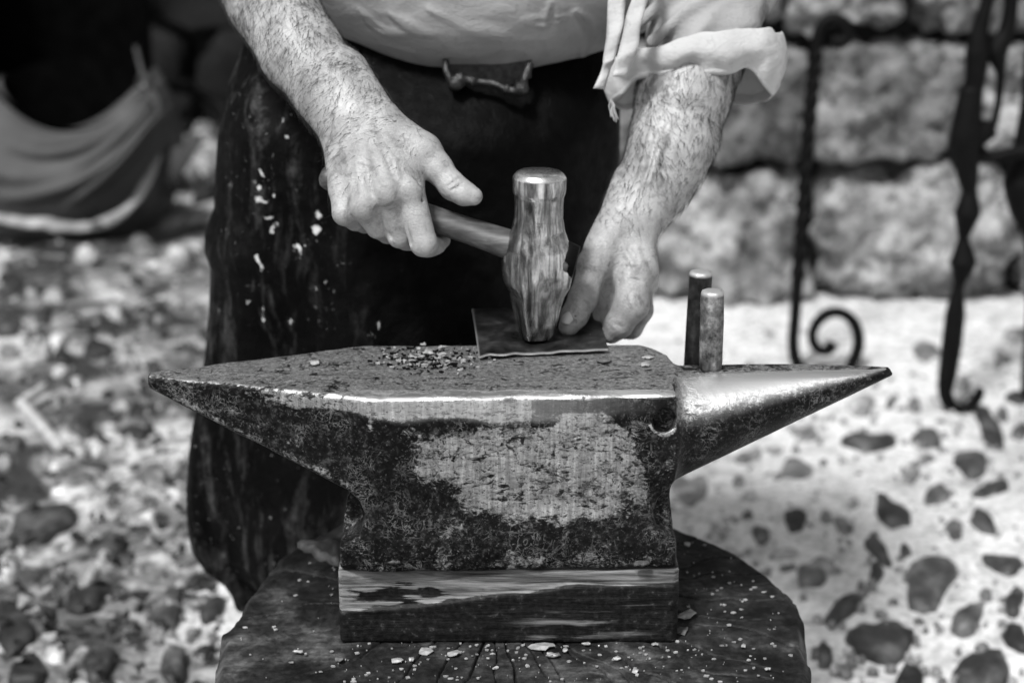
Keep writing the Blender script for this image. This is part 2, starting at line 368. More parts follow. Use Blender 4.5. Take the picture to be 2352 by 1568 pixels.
BUCKLE = plain('tarnished_buckle', .05, .35, .8, 90, .7, .6, .003); NAIL = plain('thumbnail_horn', .48, .3, 0, 60, .1, .1, .0005)
RUST = plain('dark_rust', .045, .6, .2, 120, .6, .6, .002)
BAND = plain('grey_waistband', .05, .9, 0, 120, .5, .4, .002, .1)
HEM = plain('pale_rolled_hem', .24, .8, 0, 14, .5, .3, .006)
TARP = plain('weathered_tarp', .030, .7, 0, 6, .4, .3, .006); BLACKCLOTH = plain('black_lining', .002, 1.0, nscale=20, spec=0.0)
STICKM = plain('pale_dry_stick', .34, .8, 0, 40, .3, .4, .003); LEAF = plain('pale_dry_leaf', .24, .8, 0, 30, .5, .3, .003)
PEGL = mat_peg('rubbed_peg_steel', .04, .42); PEGD = mat_peg('blackened_peg_steel', .006, .05)
HEADHAIR = plain('short_dark_hair', .03, .7, nscale=90)
# ------------------------------------------------------------------ the ground and its embedded stones
xs = np.concatenate([[-60, -25, -10, -5], np.linspace(-3.4, 3.4, 137), [5, 10, 25, 60]])
ys = np.concatenate([[-60, -25, -10, -5, -3], np.linspace(-1.5, 5.2, 135), [8, 15, 30, 60]])
gx, gy = np.meshgrid(xs, ys, indexing='ij')
q = np.stack([gx, gy, 0*gx], -1)
gz = .010*fbm(q*1.6, 4, 5)*np.where((np.abs(gx) < 3.3) & (gy > -1.4) & (gy < 5), 1, 0)-.002
lit = smooth01(.1, -.5, gx-.15*(gy-2)+.35*fbm(q*1.1, 3, 9))*smooth01(5.5, 4.5, gy)
ground = mk('ground', np.stack([gx, gy, gz], -1).reshape(-1, 3), grid_faces(len(xs), len(ys)), GROUND, attrs={'litter': lit.ravel()})
tag(ground, kind='structure', label='pale trodden mortar ground set with dark cobbles')

def cobble(outline, tone, height, seed, parent=ground, name='cobble'):
    c = outline.mean(0); n = len(outline); V = []
    for s, z in ((1.03, -.03), (1.0, -.004), (.93, .42), (.74, .80), (.45, .97)):
        pt = np.column_stack([c[0]+(outline[:, 0]-c[0])*s, c[1]+(outline[:, 1]-c[1])*s, np.full(n, z if z < 0 else z*height)])
        V.append(pt)
    V = np.vstack(V+[np.array([[c[0], c[1], height]])])
    ns = fbm(V*22, 2, seed); V[:, 2] += np.where(V[:, 2] > 0, ns*height*.6, 0)
    F = []
    for k in range(4):
        for i in range(n): j = (i+1) % n; F.append((k*n+i, k*n+j, (k+1)*n+j, (k+1)*n+i))
    for i in range(n): F.append((4*n+i, 4*n+(i+1) % n, 5*n))
    return mk(name, V, F, TONES[tone], parent)
def tone_of(t): return 0 if t < .1 else 1 if t < .18 else 2 if t < .27 else 3 if t < .42 else 4 if t < .72 else 5
def px_stone(u, v, hu, hv, ang, t, seed, n=14, hgt=None):
    r = random.Random(seed); a = math.radians(ang); pts = []
    ph = [r.random()*6.28 for _ in range(3)]
    for k in range(n):
        th = 2*math.pi*k/n; w = 1+.15*math.sin(2*th+ph[0])+.12*math.sin(3*th+ph[1])+.07*math.sin(5*th+ph[2])+r.uniform(-.05, .05)
        du, dv = hu*math.cos(th)*w, hv*math.sin(th)*w
        pts.append(Zp(u+du*math.cos(a)-dv*math.sin(a), v+du*math.sin(a)+dv*math.cos(a), 0)[:2])
    pts = np.array(pts)[::-1]
    size = np.ptp(pts, axis=0).min()*.55
    return cobble(pts, tone_of(t), hgt if hgt else min(.028, .010+.10*size), seed)
RIGHT = [(905,525,110,42,-5,.16),(1150,515,65,35,15,.2),(1425,470,95,45,55,.12),(1345,620,75,62,0,.1),(585,650,70,55,-20,.35),(340,705,35,28,40,.3),(385,780,40,18,0,.35),(130,740,75,85,0,.40),(640,495,40,28,-20,.4),(585,870,45,55,0,.12),(435,930,42,40,0,.2),(790,895,35,40,-30,.35),(1000,840,85,60,50,.1),(1195,765,58,42,-30,.25),(1425,735,75,32,-15,.1),(1395,880,75,38,30,.12),(1270,915,45,38,0,.25),(945,1000,75,42,50,.12),(935,1090,35,40,0,.12),(1060,1000,28,28,0,.15),(1165,1130,130,105,-30,.2),(1485,1060,80,45,0,.12),(670,1090,80,50,-5,.3),(790,1250,90,35,-35,.15),(960,1380,140,85,-10,.12),(1330,1300,85,45,-55,.2),(1530,1215,45,60,0,.15),(1545,1370,45,70,-30,.08),(710,1445,35,42,0,.15),(795,1510,45,18,20,.2),(1075,1545,60,60,0,.08),(1400,1510,110,90,0,.1),(500,565,28,16,0,.3),(705,620,16,14,0,.25),(1150,600,35,20,-10,.3),(1085,670,60,30,-45,.40),(1145,145,70,40,20,.4),(1480,170,40,26,20,.3),(1545,80,60,40,0,.4),(1540,340,45,22,0,.15),(1480,410,35,22,50,.2),(1555,490,30,35,40,.15),(870,370,60,40,0,.42),(1100,365,30,26,0,.3),(380,590,60,25,-15,.4),(870,1150,18,16,0,.3),(1410,1195,25,18,0,.3),(830,805,30,18,0,.4),(720,870,25,18,0,.42),(320,870,18,20,0,.42),(540,1015,75,12,-5,.42),(1310,280,40,26,-20,.35),(470,65,30,18,0,.4),(250,910,40,28,10,.42)]
for i, (x, y, a, b, g, t) in enumerate(RIGHT): px_stone(1515.9+x*.5315, 735+y*.5315, a*.5315, b*.5315, g, t, 100+i)
LOW = [(280,470,270,130,-5,.1),(760,600,130,80,-10,.15),(870,710,90,45,-10,.15),(1180,1040,95,180,30,.22),(1500,1050,100,65,-50,.12),(1350,730,90,25,-20,.2),(630,980,170,75,-15,.07),(840,1110,60,40,0,.1),(850,1235,100,32,0,.12),(1230,1450,85,120,30,.12),(700,1420,130,100,-30,.1),(100,1180,150,150,0,.06),(300,1130,110,80,0,.15),(200,1480,140,110,0,.08),(390,1330,65,85,20,.8),(560,1390,40,100,35,.3),(720,370,85,80,0,.85),(1010,420,95,55,-20,.85),(950,300,95,60,0,.5),(1090,150,85,80,0,.3),(1230,240,65,80,0,.8),(500,580,35,90,25,.8),(730,700,75,40,-40,.8),(560,222,230,26,-8,.85),(560,130,200,42,-5,.3),(190,860,110,90,-30,.2),(60,780,60,90,0,.75),(420,810,60,45,0,.6),(1450,1320,60,60,0,.35)]
for i, (x, y, a, b, g, t) in enumerate(LOW): px_stone(x*.3264, 1056.6+y*.3264, a*.3264, b*.3264, g, t, 300+i)
MID = [(640,720,90,50,0,.08),(380,660,55,50,0,.8),(410,760,80,36,0,.05),(60,740,60,36,0,.7),(80,270,85,42,0,.06),(250,225,190,50,-5,.12),(480,80,260,42,-2,.2),(1000,330,120,28,-15,.2),(1230,190,130,22,-5,.15),(1290,460,50,32,-20,.25),(1150,410,35,26,0,.3),(1040,530,30,30,0,.35),(540,1240,80,60,20,.12),(880,1260,110,30,0,.15),(640,1370,50,33,0,.9),(870,1330,60,45,0,.85),(1170,1430,60,36,0,.85),(1000,1530,90,60,-20,.2),(450,1430,120,60,-15,.85),(100,1330,70,50,0,.2),(340,1170,70,50,0,.25),(200,900,60,34,0,.2),(400,860,50,28,0,.9),(500,930,40,32,0,.85),(430,905,40,24,0,.15),(940,930,50,36,0,.3),(740,470,50,33,0,.85),(860,450,65,35,0,.2),(350,360,60,45,0,.75),(285,500,40,80,20,.1),(60,560,90,70,0,.12),(160,640,30,50,0,.7),(1290,590,36,30,0,.3),(1000,180,50,30,0,.8),(1180,120,60,40,0,.8),(800,1110,40,30,0,.8),(1130,1110,34,24,0,.3),(1010,1290,40,30,0,.8),(720,1230,50,30,0,.85)]
for i, (x, y, a, b, g, t) in enumerate(MID): px_stone(x*.3516, 551.3+y*.3516, a*.3516, b*.3516, g, t, 400+i)
UPL = [(430,290,30,20,-20,.3),(470,320,34,22,10,.5),(445,345,34,16,-10,.1),(480,355,26,18,0,.5),(420,375,22,14,0,.12),(470,385,30,20,0,.6),(415,430,16,10,0,.06),(490,425,24,16,0,.3),(455,250,34,14,10,.15),(500,290,20,14,0,.45),(440,410,26,12,20,.55),(470,455,30,9,-15,.12),(495,330,18,20,0,.15),(330,590,40,14,0,.2),(420,600,30,16,0,.5),(200,600,30,14,0,.5)]
for i, (u, v, a, b, g, t) in enumerate(UPL): px_stone(u, v, a, b, g, t, 500+i, hgt=.04)
k = 0
while k < 95:                                   # small stones and rubble between the large ones
    left = random.random() < .68
    u, v = (random.uniform(0, 500), random.uniform(560, 1560)) if left else (random.uniform(1560, 2340), random.uniform(830, 1560))
    s = random.uniform(6, 17) if left else random.uniform(4, 10)
    px_stone(u, v, s*random.uniform(.9, 1.7), s*random.uniform(.5, .9), random.uniform(-50, 50), random.choice([.05, .05, .15, .22, .35, .5, .8]) if left else random.uniform(.16, .5), 700+k, n=9)
    k += 1
# loose dry leaves and chips strewn over the left of the yard: one uncountable layer
parts = []
for k in range(520):
    u, v = random.uniform(-150, 520), 480+1090*random.random()**1.1
    c = Zp(u, v, random.uniform(.012, .03)); s = random.uniform(.004, .015); a = random.uniform(0, 6.28)
    m = 6; V = [c+np.array([s*math.cos(a+i*6.283/m)*random.uniform(.7, 1.2)*(1.5 if i % 3 == 0 else 1), s*math.sin(a+i*6.283/m)*random.uniform(.6, 1.1), random.uniform(-.008, .012)]) for i in range(m)]
    Vb = [p-np.array([0, 0, .002]) for p in V]
    parts.append((np.array(V+Vb), [tuple(range(m)), tuple(range(2*m-1, m-1, -1))]+[(i, i+m, (i+1) % m+m, (i+1) % m) for i in range(m)]))
V, F = join(parts[:80]); tag(mk('leaf_litter', V, F, LEAF, smooth=False), 'pale dry leaves strewn over the ground at the left', 'leaf litter', kind='stuff')
V, F = join(parts[260:]); tag(mk('soil_crumbs', V, F, TONES[0], smooth=False), 'dark crumbs of soil and charcoal strewn over the ground at the left', 'soil crumbs', kind='stuff')
gr_ = []
for k in range(620):                             # grit bedded in the mortar
    u, v = (random.uniform(1540, 2350), 720+850*random.random()) if k % 3 else (random.uniform(250, 520), random.uniform(560, 1500))
    c = Zp(u, v, 0); s_ = random.uniform(.003, .0095)*(1.4 if random.random() < .15 else 1); a0 = random.uniform(0, 6.28); asp = random.uniform(.5, 1); m = 7
    rg = [np.array([c[0]+s_*q*math.cos(a0+i*6.283/m)*random.uniform(.85, 1.15), c[1]+asp*s_*q*math.sin(a0+i*6.283/m)*random.uniform(.85, 1.15), z_]) for q, z_ in ((1.05, -.006), (.9, .003), (.5, .006)) for i in range(m)]
    gr_.append((np.array(rg), [(k2*m+i, k2*m+(i+1) % m, (k2+1)*m+(i+1) % m, (k2+1)*m+i) for k2 in range(2) for i in range(m)]+[tuple(2*m+i for i in range(m))]))
tag(mk('grit', *join(gr_), TONES[3], ground), kind='stuff')
# bent dry stick
a, b, c = (Zp(u, v, .03) for u, v in ((104, 888), (48, 925), (141, 1030)))
V, F = sweep(catmull([a, b+(a-b)*.12, b, b+(c-b)*.08, c], 18), np.linspace(.011, .014, 18), 7)
tag(mk('bent_stick', V, F, STICKM, loc=b), 'pale dry stick bent in a sharp V lying among the stones at the left', 'stick')

# ------------------------------------------------------------------ stone walls
def block(x0, x1, z0, z1, y, depth, mat, seed, parent, rough=.030, p=5.5, m=25):
    faces = []; VV = []; o = 0
    t = np.linspace(-1, 1, m); A, B = np.meshgrid(t, t, indexing='ij'); one = np.ones_like(A)
    Fq = grid_faces(m, m); r = random.Random(seed); tz = r.uniform(-.04, .04); tx = r.uniform(-.05, .05)
    for ax, s in ((0, 1), (0, -1), (1, 1), (1, -1), (2, 1), (2, -1)):
        if (ax, s) == (1, 1): continue
        c = [A, B]; c.insert(ax, one*s); D = np.stack(c, -1).reshape(-1, 3)
        L = (np.abs(D)**p).sum(1)**(1/p); D = D/L[:, None]
        VV.append(D); f = Fq+o; flip = (s == 1) == (ax == 1)
        faces.append(f[:, ::-1] if flip else f); o += m*m
    D = np.vstack(VV); half = np.array([(x1-x0)/2, depth/2, (z1-z0)/2])
    V = D*half; V[:, 2] += V[:, 0]*tz; V[:, 0] += V[:, 2]*tx
    V = V+np.array([(x0+x1)/2, y+depth/2, (z0+z1)/2])
    V = V+D*(rough*fbm(V*5, 3, seed)+rough*1.1*(.35-np.abs(vnoise(V*11, seed+5)))+rough*.6*fbm(V*26, 3, seed+9))[:, None]
    return mk('stone', V, np.vstack(faces), mat, parent)
YW = 2.69
rw = empty('stone_wall', (1.4, YW, 0), 'wall of large pitted granite blocks with deep dark joints behind the iron bars', 'wall')
def boxmesh(x0, x1, y0, y1, z0, z1):
    V = [(x, y, z) for x in (x0, x1) for y in (y0, y1) for z in (z0, z1)]
    return np.array(V, float), [(0, 1, 3, 2), (4, 6, 7, 5), (0, 4, 5, 1), (2, 3, 7, 6), (0, 2, 6, 4), (1, 5, 7, 3)]
xl = Yp(1180, 500, YW)[0]; mk('mortar_core', *boxmesh(xl, 3.6, YW+.09, YW+.45, -.05, 2.45), MORTAR, rw, smooth=False)
zr = lambda v: Yp(1800, v, YW)[2]; xr = lambda u, v=450: Yp(u, v, YW)[0]
rows = [(0.0, zr(388), [1190, 1490, 1858, 2330, 2700, 3050]), (zr(358), zr(104), [1200, 1560, 1842, 2200, 2560, 2980]), (zr(64), zr(-170), [1190, 1430, 1770, 2075, 2420, 2800]), (zr(-200), zr(-480), [1190, 1600, 1900, 2300, 2700, 3050]), (zr(-510), 2.45, [1190, 1500, 1800, 2250, 2600, 3000])]
sd = 0
for ri, (z0, z1, us) in enumerate(rows):
    for ui in range(len(us)-1):
        gap = .016; x0, x1 = xr(us[ui])+gap, xr(us[ui+1])-gap
        mt = WALLST[0] if ri == 0 else WALLST[[1, 1, 2, 1, 0][(ui+ri) % 5]]
        block(x0, x1, z0, z1-.004, YW-.03-.02*random.random(), .26, mt, 40+sd, rw); sd += 1
lw = empty('shade_dark_wall', (-1.2, 4.75, 0), 'stone wall far back at the left with deep shade in its dark colour', 'wall')
mk('mortar_core', *boxmesh(-5.2, 1.3, 4.86, 5.2, -.05, 2.5), MORTAR, lw, smooth=False)
z = 0.0; row = 0
while z < 2.4:
    h = random.uniform(.32, .42); x = -5.2+random.uniform(0, .3)
    while x < 1.2:
        w = random.uniform(.4, .75); block(x+.015, x+w-.015, z+.012, z+h-.012, 4.75-.03*random.random(), .24, SHADE_STONE, 90+sd, lw, m=9); sd += 1; x += w
    z += h; row += 1

# ------------------------------------------------------------------ tarp sack with hose behind it, left
YT = 3.34
tw = empty('tarp_bag', Yp(150, 540, YT)*np.array([1, 1, 0])+np.array([0, .2, 0]), 'open weathered tarp bag hanging in deep folds at the upper left', 'bag')
nt, nv = 130, 110
V = []
for i in range(nt):
    th = -1.75+3.5*i/(nt-1); s, c = math.sin(th), math.cos(th)
    for j in range(nv):
        t = j/(nv-1)
        rim = Yp(165+175*s, 180+105*c**2-10*s, YT); base = Yp(140+215*s, 548-20*(1-c), YT)
        p = rim*(1-t)+base*t
        out = math.sin(math.pi*min(1, t*1.05))**.7
        p[0] += s*.085*out
        sw = 1-(.62*abs(s)**1.6)                               # folds sag as swags from the tie points at the sides
        spread = smooth01(1.25, -.5, th); fold = 0.0
        for ck, hk in ((.15, .8), (.33, 1.2), (.50, .7), (.70, 1.2)):
            tk = .05+(ck-.05)*(.25+.75*spread)+.05*vnoise(np.array([[th*1.7, ck*9, 4]]), 15)[0]*spread
            fold += hk*math.exp(-((t-tk)/(.016+.034*spread*(.6+ck)))**2)*max(0, .55+.9*vnoise(np.array([[th*1.3, ck*11, 1]]), 16)[0])
        fold = fold*1.1-.35+.25*vnoise(np.array([[th*2.2, t*6, 2]]), 12)[0]
        p[1] += -.16*c+.16*(1-out)*.5-.07*out*c-(.075*fold)*(1-.2*t)*out*(.55+.45*math.sin(th*1.3+.5))
        p[2] += .012*fold*out
        V.append(p)
V = np.array(V); V += .008*np.stack([0*V[:, 0], fbm(V*7, 3, 4), 0*V[:, 0]], -1)
o = mk('tarp_cloth', V, grid_faces(nt, nv), TARP, tw); md = o.modifiers.new('thick', 'SOLIDIFY'); md.thickness = .006
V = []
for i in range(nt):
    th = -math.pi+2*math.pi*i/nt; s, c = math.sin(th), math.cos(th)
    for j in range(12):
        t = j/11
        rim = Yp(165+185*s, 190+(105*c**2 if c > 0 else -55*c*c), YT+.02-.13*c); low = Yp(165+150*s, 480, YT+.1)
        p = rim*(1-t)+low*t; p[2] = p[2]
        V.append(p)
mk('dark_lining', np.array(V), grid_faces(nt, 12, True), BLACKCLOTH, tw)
hm_ = catmull([Yp(u, v, YT-d_) for u, v, d_ in ((-60, 470, .1), (10, 500, .2), (80, 512, .26), (150, 520, .28), (215, 520, .27), (280, 490, .22), (330, 430, .15), (358, 350, .08), (360, 270, .05), (345, 215, .06), (331, 195, .1))], 90)
V_, F_ = sweep(hm_, np.interp(np.linspace(0, 1, 90), [0, .2, .45, .7, .9, 1], [.020, .026, .022, .020, .014, .008])*(1+.25*np.sin(np.linspace(0, 31, 90))*np.linspace(.3, 1, 90)), 9, flat=.55); V_ += .006*fbm(V_*14, 2, 6)[:, None]
mk('rolled_hem', V_, F_, HEM, tw)
# hood: black sheet added above the bag mouth, standing in for deep shade
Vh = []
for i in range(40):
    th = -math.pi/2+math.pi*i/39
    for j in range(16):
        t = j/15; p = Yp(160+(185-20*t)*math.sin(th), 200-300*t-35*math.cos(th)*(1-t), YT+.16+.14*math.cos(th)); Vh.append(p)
o = mk('shade_hood', np.array(Vh), grid_faces(40, 16), BLACKCLOTH, tw); md = o.modifiers.new('thick', 'SOLIDIFY'); md.thickness = .012
# right flap with eyelets
Vf = []
for i in range(14):
    for j in range(16):
        a, b = i/13, j/15
        u = 392+(72-30*b)*a-110*b*(.2+b*.8); v = 335+190*b-18*a+8*math.sin(a*5); Vf.append(Yp(u, v, YT-.05-.06*a-.03*math.sin(b*6)))
o = mk('loose_flap', np.array(Vf), grid_faces(14, 16), TARP, tw); md = o.modifiers.new('thick', 'SOLIDIFY'); md.thickness = .006
def torus(c, R, r, nrm, n=18, m=7):
    nrm = np.array(nrm, float); nrm /= np.linalg.norm(nrm); a = np.cross(nrm, [0, 0, 1.0]); a /= np.linalg.norm(a); b = np.cross(nrm, a)
    V = [np.array(c)+(R+r*math.cos(q))*(math.cos(t)*a+math.sin(t)*b)+r*math.sin(q)*nrm for t in np.arange(n)*2*math.pi/n for q in np.arange(m)*2*math.pi/m]
    F = [(i*m+j, ((i+1) % n)*m+j, ((i+1) % n)*m+(j+1) % m, i*m+(j+1) % m) for i in range(n) for j in range(m)]
    return np.array(V), F
for (u, v, dy) in ((205, 492, -.31), (392, 432, -.13)):
    c = Yp(u, v, YT+dy); a = torus(c, .017, .005, (0, 1, -.25))
    d = torus(c+np.array([0, .003, 0]), .009, .009, (0, 1, -.25)); mk('eyelet', *join([a, d]), BLACKIRON, tw)
V, F = torus(Yp(331, 190, YT-.1), .02, .007, (.4, 1, 0)); mk('tie_ring', V, F, BUCKLE, tw)
V, F = sweep(catmull([Yp(331, 184, YT-.1), Yp(322, 150, YT-.06), Yp(312, 110, YT+.02)], 12), .007, 6); mk('tie_cord', V, F, TARP, tw)
hs = [Yp(352, 205, 3.75), Yp(400, 200, 3.75), Yp(455, 215, 3.75), Yp(505, 245, 3.72), Yp(540, 300, 3.68), Yp(560, 380, 3.6)]
hs[-1][2] = max(hs[-1][2], .03); V, F = sweep(catmull(hs, 40), .017, 8)
tag(mk('black_hose', V, F, BLACKIRON, loc=hs[2]), 'black hose arching between the tarp bag and the apron', 'hose')

# ------------------------------------------------------------------ forged iron pieces standing before the wall, right
def iron(name, label, pts, rad, y, n=8, twist=0, flat=1.0, N=90, cat='iron bar', parent=None):
    w = [Yp(u, v, y if not isinstance(y, (list, tuple)) else y[i]) for i, (u, v) in enumerate(pts)]
    c = catmull(w, N); r = np.interp(np.linspace(0, 1, N), np.linspace(0, 1, len(rad)), rad)
    V, F = sweep(c, r, n, twist, flat=flat)
    return V, F, c
spt = [(1912,88),(1926,98),(1942,90),(1945,66),(1928,48),(1903,46),(1884,66),(1874,110),(1866,200),(1856,310),(1848,420),(1840,530),(1832,640),(1826,730),(1822,790),(1830,832),(1852,862),(1890,880),(1930,866),(1958,832),(1972,786),(1962,742),(1932,718),(1897,722),(1872,748),(1866,778),(1880,802),(1902,804),(1913,788)]
V, F, c = iron('', '', spt, [.011]+[.015]*16+[.014]*8+[.013, .013, .012, .013, .016], 2.14, 6, 0, N=190)
sb = empty('scroll_iron_bar', (c[110][0], 2.14, 0), 'slim twisted black iron bar with a curled top and a spiral scroll foot', 'iron bar')
mk('scroll_bar', V, F, BLACKIRON, sb)
tp = np.array([Yp(u, v, 2.14) for u, v in spt[7:13]]); V, F = sweep(catmull(tp, 90), .0172, 4, twist=22, phase=.4); mk('twisted_section', V, F, BLACKIRON, sb, smooth=False)
fb = empty('forged_fire_iron', (Yp(2200, 900, 1.88)[0], 1.88, 0), 'heavy black forged iron with two knobs and a hooked foot near the right edge', 'fire iron')
pt = [(2232,200),(2222,270),(2214,330),(2222,400),(2226,440),(2222,490),(2213,547),(2212,603),(2202,656),(2194,720),(2186,790),(2176,860),(2172,905),(2190,936),(2222,936),(2245,912),(2252,892)]
V, F, c = iron('', '', pt, [.024, .030, .033, .025, .017, .030, .012, .030, .012, .022, .023, .021, .017, .014, .013, .013, .010], 1.88, 8, 1.5, N=150); mk('knobbed_shaft', V, F, BLACKIRON, fb)
V, F, c = iron('', '', [(2285,-60),(2266,10),(2250,70),(2246,120),(2240,180),(2228,240),(2214,330)], [.015, .014, .018, .026, .022, .022, .024], 1.885, 8, N=60); mk('upper_strand', V, F, BLACKIRON, fb)
V, F, c = iron('', '', [(2318,-60),(2322,10),(2312,70),(2290,118),(2298,170),(2292,240),(2282,290)], [.015, .015, .017, .024, .010, .008, .008], 1.89, 8, N=60); mk('upper_strand', V, F, BLACKIRON, fb)
V, F, c = iron('', '', [(2200,330),(2250,305),(2284,296)], [.03, .03, .018], 1.895, 6, N=20); mk('collar', V, F, BLACKIRON, fb)
V, F, c = iron('', '', [(2228,352),(2270,362),(2330,350),(2400,346)], [.02, .012, .014, .014], 1.9, 6, N=20); mk('cross_bar', V, F, BLACKIRON, fb)
ei = empty('edge_fire_iron', (Yp(2380, 800, 1.95)[0], 1.95, 0), 'black forged iron cut off by the right edge of the picture', 'fire iron')
V, F, c = iron('', '', [(2372,120),(2362,250),(2352,350),(2346,420),(2350,480),(2372,560),(2376,700),(2366,860),(2362,930)], [.018, .018, .026, .040, .030, .018, .018, .020, .018], 1.95, 8, N=80); mk('shaft', V, F, BLACKIRON, ei)
V, F, c = iron('', '', [(2362,930),(2368,960),(2392,966),(2412,940)], [.02, .016, .014, .011], 1.95, 8, N=24); mk('foot_hook', V, F, BLACKIRON, ei)

# ------------------------------------------------------------------ tree stump
ZS = .4588
ox = [Zp(u, v, ZS)[:2] for u, v in ((1860,1568),(1858,1490),(1842,1412),(1750,1300),(1650,1240),(1545,1203))]
oxl = [Zp(u, v, ZS)[:2] for u, v in ((790,1188),(742,1215),(680,1250),(610,1325),(540,1410),(503,1470),(500,1568))]
back = [np.array([.12, .40]), np.array([.0, .42]), np.array([-.12, .40])]
front = [np.array([-.27, -.16]), np.array([-.17, -.27]), np.array([0, -.31]), np.array([.17, -.27]), np.array([.28, -.15])]
outl = np.array(ox+back+oxl+front); cen = np.array([0.0, .05])
# resample the outline by angle about the heart of the log
ang = np.unwrap(np.arctan2(outl[:, 1]-cen[1], outl[:, 0]-cen[0])); rad = np.hypot(outl[:, 0]-cen[0], outl[:, 1]-cen[1])
od = np.argsort(ang % (2*math.pi)); aa = (ang % (2*math.pi))[od]; rr = rad[od]
NT, NR = 760, 150
th = np.arange(NT)*2*math.pi/NT
R0 = np.interp(th, np.concatenate([aa-2*math.pi, aa, aa+2*math.pi]), np.concatenate([rr]*3))
ker = np.exp(-np.linspace(-2, 2, 11)**2); ker /= ker.sum(); R0 = np.convolve(np.concatenate([R0[-5:], R0, R0[:5]]), ker, 'valid')
R0 = R0*(1+.006*fbm(np.stack([np.cos(th)*6, np.sin(th)*6, 0*th], -1), 3, 31))
rr_ = np.linspace(.02, 1, NR); TT, RRg = np.meshgrid(th, rr_, indexing='ij')
X = cen[0]+RRg*R0[:, None]*np.cos(TT); Y = cen[1]+RRg*R0[:, None]*np.sin(TT)
Zt = ZS+.0015*fbm(np.stack([X*25, Y*25, 0*X], -1), 4, 2)+.0004*vnoise(np.stack([X*18, Y*18, 0*X], -1), 66)*np.sin(RRg*R0[:, None]*700+6*fbm(np.stack([X*9, Y*9, 0*X], -1), 2, 8))
crack = np.zeros_like(X); pith = np.array([-.02, .10]); pa = np.arctan2(Y-pith[1], X-pith[0]); pr = np.hypot(X-pith[0], Y-pith[1])
CR = [(-1.66, .9, 1.9), (-1.43, .9, 1.4), (-1.86, .7, 1.2), (-2.1, 1, 1.6), (-2.42, .9, 1.4), (-2.75, .8, 1.2), (-1.2, .9, 1.1), (-1.02, .9, 1.5), (-.82, 1, 1.3), (-.62, 1, 1.6), (-.46, 1, 1.3), (-.30, 1, 1.6), (-.17, .9, 1.1), (-.05, 1, 1.3), (.08, .9, 1.2), (.22, .9, 1.2), (.36, 1, 1.3), (.52, .9, 1), (2.6, .9, 1.1), (2.9, .8, 1.2), (-3.0, .8, 1), (-1.55, .6, .8), (-.92, .7, .8), (-1.31, .6, .9)]
for a0, rmax, w in CR:
    wob = .05*fbm(np.stack([pr*14, 0*pr+a0*3, 0*pr], -1), 3, int(abs(a0)*50))
    d = np.abs((pa-a0-wob+math.pi) % (2*math.pi)-math.pi)*pr
    on = smooth01(.07, .12, pr)*smooth01(rmax*.37+.02, rmax*.37-.03, pr)
    crack = np.maximum(crack, np.clip(1-d/(.0008*w+.0004), 0, 1)*on)
Zt -= crack*.008
edge = smooth01(.955, 1.0, RRg); Zt -= edge**2*.010*(1+.8*fbm(np.stack([np.cos(TT)*9, np.sin(TT)*9, RRg*4], -1), 3, 12))
top = np.stack([X, Y, Zt], -1)
side = []
zz = np.linspace(0, 1, 46)[1:]
for s in zz:
    k = 1+.02*s+.012*fbm(np.stack([np.cos(th)*10, np.sin(th)*10, 0*th+s*3], -1), 4, 6)*min(1, s*8)
    side.append(np.stack([cen[0]+R0*k*np.cos(th), cen[1]+R0*k*np.sin(th), (ZS-.012)*(1-s)+0*th], -1))
allv = np.concatenate([top, np.stack(side, 1)], 1); nc = allv.shape[1]
ca = np.concatenate([crack, np.zeros((NT, nc-NR))], 1)
st = empty('tree_stump', (0, .05, 0), 'round dark oil stained tree stump with a cracked top carrying the anvil', 'stump')
Vt = np.vstack([top.reshape(-1, 3), [[cen[0], cen[1], ZS]]]); Ft = [tuple(f) for f in grid_faces(NT, NR, True)]+[(i*NR, ((i+1) % NT)*NR, NT*NR) for i in range(NT)]
mk('cut_top', Vt, Ft, STUMP, st, attrs={'crack': np.concatenate([crack.ravel(), [0]])})
sv = np.concatenate([top[:, -1:, :], np.stack(side, 1)], 1)
mk('stump_side', sv.reshape(-1, 3), grid_faces(NT, sv.shape[1], True), STUMP, st, attrs={'crack': np.zeros(sv.shape[0]*sv.shape[1])})

# ------------------------------------------------------------------ beam under the anvil
ZB = .546
f = Field((-.21, -.03, ZS-.004), (.205, .22, ZB+.01), .0022)
gx, gy, gz = np.meshgrid(*[f.lo[k]+f.h*np.arange(f.n[k]) for k in range(3)], indexing='ij')
bz = np.interp(gx, [-.192, -.10, -.06, 0.02, .06, .185], [.497, .505, .512, .520, .529, .529])
bz = bz+.0025*fbm(np.stack([gx*18, 0*gx, 0*gx], -1), 3, 3)
isbare = smooth01(-.001, .001, gz-bz)
yf = -.012+.0045*isbare+.0012*fbm(np.stack([gx*12, 0*gx, gz*110], -1), 3, 5)*(.5+isbare)
d = np.maximum.reduce([np.abs(gx+.0037)-.1880, yf-gy, gy-.19, gz-ZB+.0015*fbm(np.stack([gx*30, gy*30, 0*gx], -1), 2, 6), ZS+.001-gz])
d = np.maximum(d, ((gx-.1843)+(yf-gy))*.707+.004); d = np.maximum(d, ((-gx-.1917)+(yf-gy))*.707+.002)
f.F = d.astype(np.float32); V, Q = f.mesh()
bzv = np.interp(V[:, 0], [-.192, -.10, -.06, 0.02, .06, .185], [.497, .505, .512, .520, .529, .529])
bare = smooth01(-.004, .004, V[:, 2]-bzv-.0025*fbm(np.stack([V[:, 0]*18, 0*V[:, 0], 0*V[:, 0]], -1), 3, 3))*.9
moss = np.exp(-((V[:, 0]+.130)/.065)**2-((V[:, 2]-.517)/.013)**2+.9*fbm(V*np.array([45, 1, 130]), 3, 19))                     # decayed dark patch in the split face
